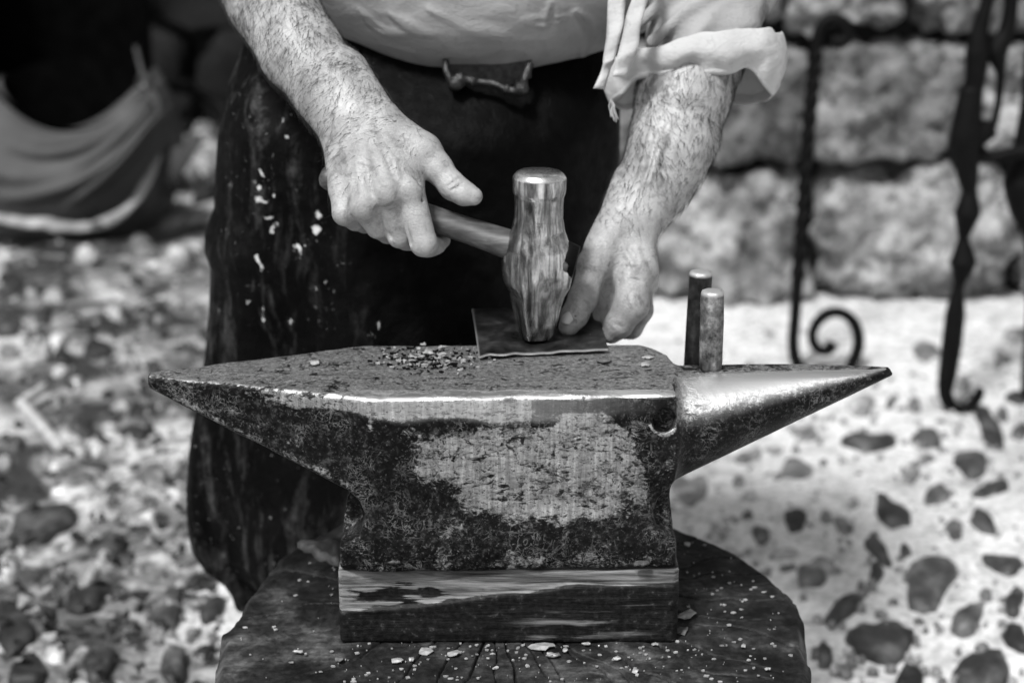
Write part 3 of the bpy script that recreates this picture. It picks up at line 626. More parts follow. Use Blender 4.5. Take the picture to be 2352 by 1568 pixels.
rub = smooth01(-.02, .04, V[:, 0])*smooth01(.175, .12, V[:, 0])
o = mk('wooden_beam', V, Q, BEAM, loc=(0, .09, ZS), attrs={'bare': np.clip(bare-.75*moss, 0, 1), 'rub': rub})
tag(o, 'thick black painted wooden block with a split bare upper edge under the anvil', 'wooden block')

# ------------------------------------------------------------------ the two-horned anvil (one forging, split into its parts)
ZA = .75
def poly_sd(px, pz, poly):
    poly = np.asarray(poly, float); d = np.full(px.shape, 1e9); s = np.ones(px.shape); n = len(poly)
    for i in range(n):
        a, b = poly[i], poly[i-1]; ex, ez = b[0]-a[0], b[1]-a[1]; wx, wz = px-a[0], pz-a[1]
        t = np.clip((wx*ex+wz*ez)/(ex*ex+ez*ez), 0, 1); d = np.minimum(d, (wx-ex*t)**2+(wz-ez*t)**2)
        c1, c2, c3 = pz >= a[1], pz < b[1], ex*wz > ez*wx
        s = np.where((c1 & c2 & c3) | (~c1 & ~c2 & ~c3), -s, s)
    return s*np.sqrt(d)
def smax(a, b, k):
    h = np.maximum(k-np.abs(a-b), 0)/k; return np.maximum(a, b)+h*h*k*.25
H = .0022
f = Field((-.415, -.032, -.212), (.432, .190, .012), H)
ax_ = [(f.lo[k]+f.h*np.arange(f.n[k])) for k in range(3)]
AX, AZ = np.meshgrid(ax_[0], ax_[2], indexing='ij'); BX, BY = np.meshgrid(ax_[0], ax_[1], indexing='ij')
base_ = [(.181, -.172), (.1815, -.2015), (-.1895, -.2015), (-.189, -.172)]
straight = [(-.402, -.001), (.178, -.001), (.178, -.100), (.172, -.1105)]+base_+[(-.178, -.1105), (-.402, -.0155)]
notch = [(-.402, -.001), (.178, -.001), (.178, -.100), (.171, -.1105), (.160, -.122), (.1545, -.139), (.1585, -.155), (.170, -.166), (.181, -.172)]+base_[1:3]+[(-.189, -.174), (-.178, -.167), (-.1655, -.156), (-.1600, -.139), (-.1655, -.122), (-.178, -.1105), (-.402, -.0155)]
sS, sN = poly_sd(AX, AZ, straight)[:, None, :], poly_sd(AX, AZ, notch)[:, None, :]
topv = [(-.404, .060), (-.404, .076), (-.169, .166), (.148, .170), (.166, .150), (.178, .132), (.178, .003), (-.150, -.010)]
sT = poly_sd(BX, BY, topv)[:, :, None]
Yg = ax_[1][None, :, None]; Zg = ax_[2][None, None, :]; Xg = ax_[0][:, None, None]
# the foot spreads a little to the front
flare = .009*smooth01(-.12, -.185, Zg)
sT3 = sT-flare*smooth01(.06, -.01, Yg)*smooth01(-.22, -.19, Xg)
mid = smooth01(.028, .034, Yg)*smooth01(.142, .136, Yg)
side_ = sN+(sS-sN)*mid
d = smax(sT3, side_, .006)
# round horn: a tapered cone, wider than high at its root
a = np.array([.150, .082, -.0685]); b = np.array([.4165, .082, -.0005]); ra, rb = .0665, .0085; sy = .80
Yc = (Yg-a[1])*sy; ba = b-a; l2 = ba[0]**2+ba[2]**2
t = np.clip(((Xg-a[0])*ba[0]+(Zg-a[2])*ba[2])/l2, 0, 1)
dc = np.sqrt((Xg-a[0]-t*ba[0])**2+Yc**2+(Zg-a[2]-t*ba[2])**2)-(ra+(rb-ra)*t)
dc = np.maximum(dc, np.maximum(.13-Xg, Xg-.4215)); dc = smax(dc, Zg+.0005, .004)
hh = np.maximum(.014-np.abs(d-dc), 0)/.014; d = np.maximum(np.minimum(d, dc)-hh*hh*.014*.25, Zg+.0003)
# handling hole near the horn root
dh = np.maximum(np.sqrt((Xg-.163)**2+(Zg+.030)**2)-.0125, Yg-.014); d = smax(d, -dh, .003)
GP = np.stack(np.meshgrid(*[a_[::4] for a_ in ax_], indexing='ij'), -1)
nz = .0009*fbm(GP*28, 3, 21)
nz *= (1-.7*smooth01(.17, .20, GP[..., 0]))
nz = np.repeat(np.repeat(np.repeat(nz, 4, 0), 4, 1), 4, 2)[:f.n[0], :f.n[1], :f.n[2]]
for axk in range(3):                                  # smooth the coarse noise back up
    for _ in range(2): nz = (np.roll(nz, 1, axk)+nz+np.roll(nz, -1, axk)+np.roll(nz, 2, axk))/4
f.F = (d+nz).astype(np.float32); V, Q = f.mesh(); N = vnormals(V, Q)
x, y, z = V.T
ph = np.arctan2(z-(a[2]+np.clip((x-.15)/.2665, 0, 1)*ba[2]), -(y-.082))     # angle round the horn seen from its tip, 0 = front
isround = smooth01(.168, .186, x)
worn = .20+.12*fbm(V*10, 3, 71)
topm = smooth01(.75, .9, N[:, 2])*smooth01(-.012, -.004, z)*(1-isround)
worn = np.where(topm > .5, .62+.10*fbm(V*12, 2, 3), worn)
frontm = (1-smooth01(.1, .5, N[:, 2]))*smooth01(.03, .02, y)
wb = .020+.008*smooth01(-.17, -.10, x)*smooth01(.16, .02, x)+.006*fbm(V*16, 3, 11)
bandl = smooth01(-wb-.006, -wb+.004, z)*(1-isround)*smooth01(.20, .05, x+.03*fbm(V*9, 2, 5)+.03)
edgeline = smooth01(-.0048, -.0024, z)*(.15+1.0*np.clip(.45+fbm(V*np.array([40, 70, 70]), 3, 8), 0, 1))*smooth01(.02, .012, y+.26*np.maximum(0, -.15-x))*(1-isround)
worn = np.maximum(worn, bandl*smooth01(-.36, -.18, x)*.85*(N[:, 1] < -.2))
patch = [(-.105, -.050), (.045, -.036), (.055, -.020), (.105, -.022), (.130, -.055), (.138, -.115), (.100, -.140), (.040, -.146), (-.048, -.128), (-.060, -.098), (-.095, -.085)]
pd = poly_sd(x, z, patch); worn = np.maximum(worn, np.clip(.50-pd/.045, 0, .66)*(N[:, 1] < -.4)*(y < .03))
foot = smooth01(-.155, -.19, z)*(N[:, 1] < -.3); worn = np.maximum(worn, foot*.32)
worn = np.where((N[:, 1] < -.3) & (x > .02) & (x < .178) & (z > -.035) & (z < -.006) & (np.hypot(x-.163, z+.03) > .016) & (pd > 0), .02, worn)
rim = np.exp(-((np.hypot(x-.163, z+.030)-.0155)/.0018)**2)*(z < -.034)*(y < .02); worn = np.maximum(worn, rim)
hornw = smooth01(.15, .9, ph)*smooth01(2.6, 1.9, ph)
worn = np.where(isround > .5, .03+.9*smooth01(.05, .75, ph)*smooth01(2.6, 1.9, ph), worn)  # round horn shading put into the wear mask: dark below, bright above
horntop = isround*smooth01(1.22, 1.5, ph); worn = worn*(1-horntop)+horntop*(.33+.22*fbm(V*22, 3, 5))
ridge = np.exp(-((x+.150)/.004)**2)*(N[:, 1] < -.2)*smooth01(-.06, -.02, z); worn = np.maximum(worn, ridge*.45)
sqh = (x < -.16) & (N[:, 1] < -.2); worn = np.where(sqh & (bandl < .3) & (ridge < .2), .20+.14*fbm(V*14, 2, 40), worn)
undr = np.exp(-((z+.112-(-.150-x)*.42+.004)/.007)**2)*(x < -.17)*(N[:, 1] < -.1); worn = np.maximum(worn, .42*undr)
polish_highlight = np.maximum(edgeline*smooth01(-.40, -.30, x), smooth01(.170, .222, x+.006*fbm(V*45, 3, 33))*smooth01(.10, .85, ph)*smooth01(1.45, 1.14, ph))  # rubbed edges, plus a highlight painted along the round horn
polish_highlight = np.maximum(polish_highlight, .28*bandl*smooth01(-.2, -.1, x)*(N[:, 1] < -.2))
worn = np.maximum(worn, polish_highlight*1.1)
W = V+np.array([0, 0, ZA])
av = empty('anvil', (0, .08, ZA-.2015), 'worn steel anvil with one flat pointed horn and one round horn on the stump', 'anvil')
fcx = V[Q].mean(1)[:, 0]
for nm, sel in (('anvil_body', (fcx > -.150) & (fcx <= .178)), ('flat_horn', fcx <= -.150), ('round_horn', fcx > .178)):
    q_ = Q[sel]; used = np.unique(q_); remap = np.full(len(V), -1, np.int64); remap[used] = np.arange(len(used))
    o = mk(nm, W[used], remap[q_].astype(np.int32), STEEL, av, attrs={'worn': worn[used], 'polish_highlight': polish_highlight[used]})
    o.data.normals_split_custom_set_from_vertices(N[used].tolist())
HA, HB, HRA, HRB = a.copy(), ba.copy(), ra, rb
def hornz(px, py):                                    # height of the anvil's upper surface
    t = float(np.clip((px-HA[0])/HB[0], 0, 1)); r = HRA+(HRB-HRA)*t; return ZA+HA[2]+t*HB[2]+math.sqrt(max(r*r-((py-.082)*.8)**2, 0))
# ------------------------------------------------------------------ two steel pegs standing at the root of the round horn
def lathe_oct(base, topc, r, n=40, sides=8, sharp=.5, mat=None, name='peg', label='', seed=0):
    base = np.array(base); topc = np.array(topc); axis = topc-base; L = np.linalg.norm(axis); axis /= L
    e1 = np.cross(axis, [0, 1, 0]); e1 /= np.linalg.norm(e1); e2 = np.cross(axis, e1)
    prof = [(0, .0), (0, .80), (.004, .96), (.012, 1.0), (.3*L, 1.0), (.6*L, .99), (.9*L, .985), (L-.005, .98), (L-.002, .94), (L, .87), (L+.0005, .5), (L+.0006, 0.0)]
    V = []; pol = []
    for k, (h, s) in enumerate(prof):
        for i in range(n):
            t = 2*math.pi*i/n; c = math.cos((t*sides/2/math.pi % 1-.5)*2*math.pi/sides)
            rr2 = r*s*((1-sharp)+sharp*math.cos(math.pi/sides)/c*1.03)
            V.append(base+axis*h+rr2*(math.cos(t+.35)*e1+math.sin(t+.35)*e2)); pol.append(1.0 if k >= 8 else 0.0)
    V = np.array(V); V += .0006*fbm(V*60, 2, seed)[:, None]*np.array([1, 1, 0])
    o = mk(name, V, [tuple(q) for q in np.vstack([[(k*n+i, k*n+(i+1) % n, (k+1)*n+(i+1) % n, (k+1)*n+i) for i in range(n)] for k in range(len(prof)-1)])], mat, loc=base, attrs={'polish_highlight': pol})
    return tag(o, label, 'steel peg', 'steel pegs on the anvil')
b1 = Zp(1632, 852, .7445); t1 = Yp(1637, 668, b1[1]+.003)
lathe_oct(b1, t1, .0135, mat=PEGL, name='steel_peg', label='front steel peg with a pale rubbed face standing on the round horn', seed=1)
t2 = P(1610, 624, .135); b2 = np.array([t2[0]-.004, t2[1]-.004, hornz(t2[0], t2[1])-.008])
lathe_oct(b2, t2, .0135, mat=PEGD, name='steel_peg', label='blackened taller steel peg behind the rubbed one on the horn', seed=2)

# ------------------------------------------------------------------ sheet of steel on the anvil face
c00, c10 = Zp(1100, 819, ZA+.0035), Zp(1397, 804, ZA+.0035); c01, c11 = Zp(1084, 709, ZA+.012), Zp(1372, 702, ZA+.012)
nu, nv = 70, 40; V = []; ed = []
for i in range(nu):
    for j in range(nv):
        s, t = i/(nu-1), j/(nv-1)
        p = (c00*(1-s)+c10*s)*(1-t)+(c01*(1-s)+c11*s)*t
        p = p+np.array([0, .0022*vnoise(np.array([[s*14, .3, 0]]), 4)[0]*(1-s)*(t < .06), .0026*vnoise(np.array([[s*11, .7, 0]]), 6)[0]*(1-t)**3*(1-s)**.7+.0015*math.sin(2.2*s+3*t)])
        V.append(p); ed.append(1.0 if t < .001 or s < .001 else 0.0)
V = np.array(V); V2 = V-np.array([0, 0, .0018]); n0 = len(V); G = grid_faces(nu, nv)
rimi = [i*nv for i in range(nu)]+[(nu-1)*nv+j for j in range(1, nv)]+[i*nv+nv-1 for i in range(nu-2, -1, -1)]+[j for j in range(nv-2, 0, -1)]
rf = [(rimi[k], rimi[k-1], rimi[k-1]+n0, rimi[k]+n0) for k in range(len(rimi))]
o = mk('steel_sheet', np.vstack([V, V2]), np.vstack([G, G[:, ::-1]+n0, np.array(rf)]), SHEET, loc=c00, attrs={'edge': ed+[.8 if e else 0.0 for e in ed]})
tag(o, 'thin dark rectangular steel sheet lying on the anvil under the hammer', 'metal sheet')
o.data.set_sharp_from_angle(angle=math.radians(35))

# ------------------------------------------------------------------ hammer
tip, crown = P(1229, 777, .166), P(1240, 392, .105)
axis = crown-tip; HL = np.linalg.norm(axis); axis /= HL
hx = np.array([1.0, 0, 0]); hx -= axis*hx.dot(axis); hx /= np.linalg.norm(hx); hy = np.cross(axis, hx)      # hy points away from the camera
hm = empty('hammer', tip, 'heavy forging hammer with a bright round face striking the steel sheet', 'hammer')
# t, half width, half depth, squareness, x offset
prof = [(0.0, .013, .011, .5, 0), (.004, .0165, .0155, .6, 0), (.04, .0200, .019, .8, 0), (.12, .0240, .023, .9, 0), (.20, .0270, .026, .9, 0), (.27, .0305, .0285, .85, 0), (.33, .0375, .0305, .7, 0), (.40, .0405, .032, .55, 0), (.47, .0415, .033, .4, 0), (.54, .0395, .032, .3, 0), (.60, .035, .030, .2, 0), (.66, .0305, .0285, .1, 0), (.73, .0280, .0275, .1, 0), (.80, .0275, .0275, 0, 0), (.85, .0280, .0285, 0, 0), (.875, .0298, .0300, 0, 0), (.90, .0302, .0304, 0, 0), (.955, .0303, .0304, 0, 0), (.966, .0298, .0299, 0, 0), (.985, .0268, .0268, 0, 0), (.993, .0245, .0245, 0, 0), (1.0, .018, .018, 0, 0), (1.001, 0, 0, 0, 0)]
n = 64; V = []; pol = []
tt = [p[0] for p in prof]; fine = sorted(set(tt+list(np.linspace(.01, .95, 60))))
for t in fine:
    w, dp, sq, xo = (np.interp(t, tt, [p[k] for p in prof]) for k in (1, 2, 3, 4))
    for i in range(n):
        ph_ = 2*math.pi*i/n; q_ = ph_-math.radians(20); c = max(abs(math.cos(q_)), abs(math.sin(q_)))
        rr2 = 1*(1-sq)+sq*.84/c
        V.append(tip+axis*HL*t+hx*(w*rr2*math.cos(ph_)+xo)+hy*(dp*rr2*math.sin(ph_)))
        pol.append(1.0 if .955 < t < .992 else .35 if t >= .992 else 0)
V = np.array(V); V += (.0014*fbm(V*28, 3, 14)*np.repeat(np.array(fine) < .8, n))[:, None]*hy
mk('hammer_head', V, np.array([(k*n+i, k*n+(i+1) % n, (k+1)*n+(i+1) % n, (k+1)*n+i) for k in range(len(fine)-1) for i in range(n)]), HAMMER, hm, attrs={'polish_highlight': pol})
hp = [P(738, 400, .150), P(800, 424, .149), P(880, 456, .148), P(988, 500, .147), P(1080, 531, .144), P(1160, 558, .140), P(1250, 588, .137), P(1292, 599, .135), P(1300, 601, .135)]
V, F = sweep(catmull(hp, 70), np.interp(np.linspace(0, 1, 70), [0, .01, .04, .2, .5, .75, .9, .985, 1], [.008, .014, .0165, .0165, .0168, .0205, .0205, .018, .012]), 20, flat=.86)
mk('hammer_handle', V, F, HANDLE, hm)
V, F = sweep(np.array([hp[6]+(hp[8]-hp[6])*.55, hp[8]+(hp[8]-hp[6])*.45]), [.020, .0165], 16, flat=1.35); mk('eye_collar', V, F, BLACKIRON, hm)

# ------------------------------------------------------------------ the blacksmith
man = empty('person', (-.11, .58, 0), 'blacksmith in pale shirt and black leather apron striking a steel sheet with a hammer', 'person')
SH_R, SH_L = np.array([-.30, .56, 1.47]), np.array([.16, .56, 1.46])
# right arm (at the left of the picture)
Rf = dict(W=P(812, 268, .165), E=P(480, -200, .36))
pts = [P(1110, 620, .05), P(470, -260, .44), SH_R]
A = Field((-.46, -.05, .86), (-.005, .62, 1.52), .0019)
A.chain([P(822, 278, .160), P(757, 195, .19), P(690, 118, .22), P(621, 0, .27), P(490, -200, .36)], [.036, .0430, .0475, .0515, .050], .01)
A.chain([P(480, -200, .36), (Rf['E']+SH_R)/2, SH_R], [.052, .060, .065], .02)
A.cone(P(785, 300, .168), P(735, 205, .20), .026, .033, .012); A.cone(P(868, 275, .158), P(785, 180, .185), .024, .034, .012)
mc = {'I': (P(872, 292, .146), P(940, 446, .100)), 'M': (P(842, 300, .143), P(893, 446, .093)), 'R': (P(812, 312, .147), P(836, 478, .101)), 'K': (P(787, 324, .156), P(793, 488, .118))}
for k_, (p0, p1) in mc.items(): A.cone(p0, p1, .019, .0150, .010)
A.cone(P(850, 330, .158), P(880, 420, .125), .024, .018, .012); A.cone(P(820, 340, .158), P(835, 440, .128), .022, .018, .012); A.cone(P(790, 320, .165), P(790, 440, .142), .022, .016, .012)
fg = {'I': [(942, 452, .103), (973, 558, .106), (994, 570, .142), (1016, 552, .170)], 'M': [(893, 452, .099), (918, 540, .124), (945, 556, .160), (985, 536, .184)],
      'R': [(838, 480, .106), (868, 520, .126), (890, 536, .162), (925, 512, .186)], 'K': [(794, 490, .122), (817, 505, .138), (838, 514, .168), (868, 490, .186)]}
fr = {'I': [.0175, .0152, .0125, .0095], 'M': [.0165, .0142, .0122, .0098], 'R': [.0155, .0135, .0115, .0092], 'K': [.0140, .0122, .0105, .0085]}
FR = {}
for k_ in 'KRMI':
    pp = [P(*p) for p in fg[k_]]; FR[k_] = pp
    A.cone(pp[0], pp[1], fr[k_][0], fr[k_][1], .0035 if k_ != 'M' else .0030); A.cone(pp[1], pp[2], fr[k_][1], fr[k_][2], .003); A.cone(pp[2], pp[3], fr[k_][2], fr[k_][3], .003)
A.ell(P(893, 438, .087), (.0135, .0125, .0125), .010); A.ell(P(838, 470, .093), (.0125, .0115, .0115), .010); A.ell(P(940, 438, .094), (.013, .012, .012), .010)
# tendons fanning over the back of the hand
for (p0, p1) in (((858, 318, .121), (893, 425, .080)), ((826, 330, .124), (838, 455, .087)), ((884, 312, .125), (938, 425, .087))): A.cone(P(*p0), P(*p1), .0035, .0035, .010)
for (p0, p1, p2) in (((846, 318, .121), (862, 370, .102), (878, 408, .088)), ((874, 330, .117), (905, 372, .099), (916, 412, .085)), ((818, 335, .125), (824, 390, .108), (832, 440, .091))):
    A.cone(P(*p0)-FWD*.001, P(*p1)-FWD*.0012, .0032, .0036, .004); A.cone(P(*p1)-FWD*.0012, P(*p2)-FWD*.0008, .0036, .0028, .004)
for (u0, v0, u1, v1, d0) in ((936, 500, 972, 492, .083), (944, 520, 980, 512, .084), (962, 548, 990, 540, .086), (884, 492, 916, 488, .086)): A.cone(P(u0, v0, d0), P(u1, v1, d0), .0011, .0009, .002, cut=True)
# thumb along the top of the handle
A.cone(P(880, 285, .150), P(972, 348, .138), .022, .0205, .012); A.cone(P(972, 348, .138), P(1003, 384, .134), .0195, .0170, .008)
A.chain([P(1003, 384, .134), P(1040, 428, .127), P(1066, 444, .123), P(1088, 451, .121)], [.0165, .0150, .0132, .0102], .006)
A.cone(P(940, 345, .135), P(948, 420, .115), .016, .013, .012)
for (u0, v0, u1, v1) in ((1020, 418, 1046, 394), (1028, 428, 1056, 408), (1037, 437, 1064, 420)): A.cone(P(u0, v0, .112), P(u1, v1, .112), .0011, .0011, .002, cut=True)
A.cone(P(955, 400, .093), P(966, 462, .094), .0014, .0016, .005, cut=True); A.cone(P(915, 470, .084), P(944, 560, .100), .0022, .0030, .003, cut=True); A.cone(P(866, 478, .088), P(896, 545, .112), .0020, .0028, .003, cut=True); A.cone(P(814, 492, .100), P(842, 520, .122), .0018, .0024, .003, cut=True)
VR, QR = A.mesh(); NRm = vnormals(VR, QR)
# left arm (at the right of the picture)
B = Field((.045, .05, .735), (.36, .62, 1.50), .0019)
EL = P(1690, -40, .39)
B.chain([P(1446, 515, .240), P(1474, 470, .247), P(1506, 420, .255), P(1530, 370, .266), P(1549, 315, .278), P(1570, 212, .305), EL], [.0330, .0360, .0425, .0480, .0520, .0570, .052], .01)
B.chain([EL, (EL+SH_L)/2, SH_L], [.050, .056, .065], .02)
B.cone(P(1420, 512, .236), P(1460, 430, .255), .024, .030, .012); B.cone(P(1472, 512, .246), P(1520, 430, .262), .022, .030, .012)
B.cone(P(1402, 546, .232), P(1364, 608, .210), .0245, .0195, .012)
B.cone(P(1444, 522, .240), P(1468, 622, .222), .0285, .0235, .012); B.cone(P(1456, 540, .252), P(1476, 650, .250), .0235, .0190, .012); B.cone(P(1440, 560, .262), P(1468, 660, .275), .022, .018, .012)
B.cone(P(1398, 572, .230), P(1440, 640, .226), .0235, .0195, .014)
B.chain([P(1366, 606, .208), P(1340, 684, .196), P(1320, 724, .192), P(1306, 750, .1905)], [.0190, .0160, .0152, .0118], .006)
B.ell(P(1342, 682, .191), (.0168, .0150, .0160), .006)
B.chain([P(1456, 622, .216), P(1450, 700, .198)], [.0210, .0205], .006); B.chain([P(1450, 700, .198), P(1420, 746, .204), P(1404, 766, .2085)], [.0200, .0165, .0120], .005)
B.chain([P(1464, 640, .246), P(1470, 712, .228), P(1450, 752, .238), P(1432, 768, .247)], [.0180, .0155, .0135, .0105], .0035)
B.chain([P(1462, 655, .275), P(1468, 712, .262), P(1446, 758, .270), P(1425, 772, .276)], [.0170, .0140, .0120, .0095], .003)
B.chain([P(1450, 655, .296), P(1456, 706, .290), P(1440, 752, .298), P(1420, 768, .302)], [.0150, .0125, .0110, .0088], .003)
B.cone(P(1385, 625, .240), P(1440, 670, .250), .024, .024, .010); B.cone(P(1372, 660, .235), P(1420, 720, .245), .018, .016, .008); B.cone(P(1384, 690, .238), P(1392, 742, .240), .016, .013, .006)
B.cone(P(1396, 635, .200), P(1384, 700, .190), .003, .006, .005, cut=True)
B.cone(P(1384, 698, .176), P(1440, 684, .172), .0020, .0012, .004, cut=True); B.cone(P(1396, 668, .184), P(1446, 656, .184), .0016, .0010, .004, cut=True)
for k_ in range(6):
    vv = 660+k_*8; B.cone(P(1326-k_*2.6, vv-2, .1755), P(1364-k_*2.8, vv+10, .1765), .0014, .0012, .0024, cut=True)
for (p0, p1, p2) in (((1424, 525, .222), (1430, 570, .208), (1452, 606, .198)), ((1448, 530, .222), (1462, 575, .206), (1474, 612, .198)), ((1404, 545, .222), (1382, 585, .202), (1370, 612, .190))):
    B.cone(P(*p0), P(*p1), .0026, .0030, .005); B.cone(P(*p1), P(*p2), .0030, .0026, .005)
for k_ in range(4): B.cone(P(1398+k_*4, 610+k_*13, .198), P(1440+k_*3, 596+k_*15, .200), .0012, .0010, .0026, cut=True)
nn_ = -FWD*.75+UPV*.30-RGT*.35; nn_ /= np.linalg.norm(nn_); al_ = P(1306, 750, .1905)-P(1320, 724, .192); al_ /= np.linalg.norm(al_); nn_ -= al_*nn_.dot(al_); nn_ /= np.linalg.norm(nn_); si_ = np.cross(al_, nn_); NC = P(1314, 737, .1912)
ringp = [NC+al_*.0100*math.cos(q)+si_*.0090*math.sin(q)+nn_*(.0133-.0040*math.sin(q)**2) for q in np.linspace(1.15, 5.13, 12)]
for i in range(11): B.cone(ringp[i], ringp[i+1], .0015, .0015, .0015, cut=True)
for (u0, v0, u1, v1, d0) in ((1432, 716, 1470, 736, .174), (1438, 706, 1478, 724, .174), (1412, 742, 1440, 760, .186), (1444, 640, 1486, 648, .190), (1448, 650, 1490, 660, .186)): B.cone(P(u0, v0, d0), P(u1, v1, d0), .0014, .0011, .0030, cut=True)
for (p0, p1, p2) in (((1560, 250, .245), (1520, 330, .216), (1490, 420, .212)), ((1500, 300, .232), (1478, 380, .214), (1456, 470, .215))):
    B.cone(P(*p0), P(*p1), .0030, .0034, .006); B.cone(P(*p1), P(*p2), .0034, .0030, .006)
VL, QL = B.mesh(); NLm = vnormals(VL, QL)
# trunk, neck and head
T_ = Field((-.42, .32, .62), (.26, .84, 1.86), .007)
T_.ell((-.07, .60, 1.17), (.19, .12, .14), .05); T_.ell((-.08, .60, 1.36), (.20, .12, .17), .05); T_.ell((-.10, .62, .92), (.17, .11, .17), .05)
T_.cone((-.24, .58, 1.46), (.09, .58, 1.45), .075, .075, .05); T_.cone((-.08, .57, 1.46), (-.07, .50, 1.60), .062, .056, .03)
hc = np.array([-.07, .455, 1.68]); T_.ell(hc+[0, .02, .03], (.076, .098, .098), .02, rotx=-.5); T_.ell(hc+[0, -.045, -.055], (.056, .062, .068), .03)
T_.ell(hc+[0, -.115, -.035], (.015, .022, .026), .012); T_.ell(hc+[.075, .02, -.01], (.012, .024, .034), .008); T_.ell(hc+[-.075, .02, -.01], (.012, .024, .034), .008)
for s in (-1, 1):
    T_.ell(hc+[s*.034, -.092, -.008], (.018, .012, .010), .01, cut=True); T_.ell(hc+[s*.034, -.076, -.008], (.013, .012, .013), .004)
T_.cone(hc+[-.025, -.098, -.085], hc+[.025, -.098, -.085], .006, .006, .006, cut=True)
VT, QT = T_.mesh()
Vb = np.vstack([VR, VL, VT]); Qb = np.vstack([QR, QL+len(VR), QT+len(VR)+len(VL)])
grime = np.zeros(len(Vb)); iL = slice(len(VR), len(VR)+len(VL))
dth = np.linalg.norm(VL-P(1330, 720, .19), axis=1); grime[iL] = np.clip(.6-dth/.075, 0, .45)
dpk = np.linalg.norm(VL-P(1440, 745, .2), axis=1); grime[iL] = np.maximum(grime[iL], np.clip(.6-dpk/.06, 0, .5))
dkn = np.linalg.norm(VR-P(905, 490, .1), axis=1); grime[:len(VR)] = np.clip(.5-dkn/.05, 0, .45)
hand = np.zeros(len(Vb)); hand[:len(VR)] = np.clip(1.5-np.linalg.norm(VR-P(890, 430, .12), axis=1)/.075, 0, 1); hand[iL] = np.clip(1.6-np.linalg.norm(VL-P(1400, 660, .21), axis=1)/.075, 0, 1)
body = mk('body', Vb, Qb.astype(np.int32), SKIN, man, attrs={'grime': grime, 'hand': hand})
# thumbnail of the holding hand
def nail(c, along, nrm, L, Wd, name='thumbnail'):
    along = along/np.linalg.norm(along); nrm = nrm-along*nrm.dot(along); nrm /= np.linalg.norm(nrm); sd_ = np.cross(along, nrm)
    V = []; nu_, nv_ = 12, 12
    for i in range(nu_):
        for j in range(nv_):
            x_, y_ = 2*i/(nu_-1)-1, 2*j/(nv_-1)-1
            xx, yy = x_*math.sqrt(1-.42*y_*y_), y_*math.sqrt(1-.42*x_*x_)
            V.append(c+along*L*xx+sd_*Wd*yy+nrm*(.0008-.0042*y_*y_-.0012*x_*x_))
    o = mk(name, np.array(V), grid_faces(nu_, nv_), NAIL, body); m = o.modifiers.new('thick', 'SOLIDIFY'); m.thickness = .0012; m.offset = 0; return o
p0, p1 = P(1320, 724, .192), P(1306, 750, .1905)
nail(NC+nn_*.0158, al_, nn_, .0086, .0072)
p0, p1 = P(1066, 444, .123), P(1090, 452, .121); nrm = -FWD*.35+UPV*.9; nail((p0*.35+p1*.65)+nrm/np.linalg.norm(nrm)*.0110, p1-p0, nrm, .0066, .0060)
# hairs on the forearms and the backs of the hands
def hairs(V, N, Q, axis_pts, count, seed, lean, wid=.00022, smin=.0, smax=1.0, hand=.25):
    r = np.random.default_rng(seed); axis_pts = np.array(axis_pts); out = []; nvv = 0
    tot = np.array(axis_pts); dirs = np.diff(tot, axis=0); Ls = np.linalg.norm(dirs, axis=1)
    view = CAM-V; view /= np.linalg.norm(view, axis=1)[:, None]
    ok = np.where((N*view).sum(1) > -.15)[0]; pick = r.choice(ok, count*8)
    VV = []; FF = []
    made = 0
    for i in pick:
        if made >= count: break
        p = V[i]; best = None
        for k in range(len(dirs)):
            t = np.clip((p-tot[k]).dot(dirs[k])/Ls[k]**2, 0, 1); dd = np.linalg.norm(p-tot[k]-t*dirs[k])
            if best is None or dd < best[0]: best = (dd, k, t)
        k, t = best[1], best[2]; s = (Ls[:k].sum()+t*Ls[k])/Ls.sum()
        if best[0] > .075 or s > .995: continue
        dens = 1.0 if s < .62 else max(hand*.35, 1-(s-.62)/.30)
        if r.random() > dens*(.55+.45*vnoise(p[None]*45, 3)[0]+.25): continue
        nrm = N[i]; ax = dirs[k]/Ls[k]; ax = ax-nrm*ax.dot(nrm); ax /= np.linalg.norm(ax)+1e-9; cr = np.cross(nrm, ax)
        th_ = lean+r.normal(0, .24)+.8*vnoise(p[None]*22, 8)[0]; dv_ = math.cos(th_)*ax+math.sin(th_)*cr
        L = r.uniform(.004, .015)+(r.random() < .35)*r.uniform(.004, .014)*(1 if s < .7 else .65); bend = r.normal(0, .55); w = wid*r.uniform(.7, 1.3)
        pts_ = []
        for m in range(4):
            q_ = m/3; pts_.append(p+nrm*(.0002+.0024*math.sin(q_*2.2)*r.uniform(.7, 1.1))+(dv_*q_+np.cross(nrm, dv_)*bend*q_*q_)*L)
        sdv = np.cross(nrm, dv_); o_ = len(VV)
        for m in range(4):
            ww = w*(1-.75*m/3); VV += [pts_[m]+sdv*ww, pts_[m]-sdv*ww*.5+nrm*ww*.87, pts_[m]-sdv*ww*.5-nrm*ww*.87]
        for m in range(3):
            for e in range(3): e2 = (e+1) % 3; FF.append((o_+m*3+e, o_+m*3+e2, o_+m*3+3+e2, o_+m*3+3+e))
        made += 1
    return np.array(VV), FF
V1, F1 = hairs(VR, NRm, QR, [P(560, -90, .31), P(712, 118, .22), P(815, 270, .16), P(890, 440, .1)], 2900, 5, -.95, wid=.00023, hand=.22)
V2, F2 = hairs(VL, NLm, QL, [P(1640, 50, .35), P(1512, 370, .268), P(1450, 515, .24), P(1440, 640, .22)], 2200, 6, .25, wid=.00026)
V, F = join([(V1, F1), (V2, F2)]); tag(mk('arm_hair', V, np.array(F), HAIR, body), kind='stuff')
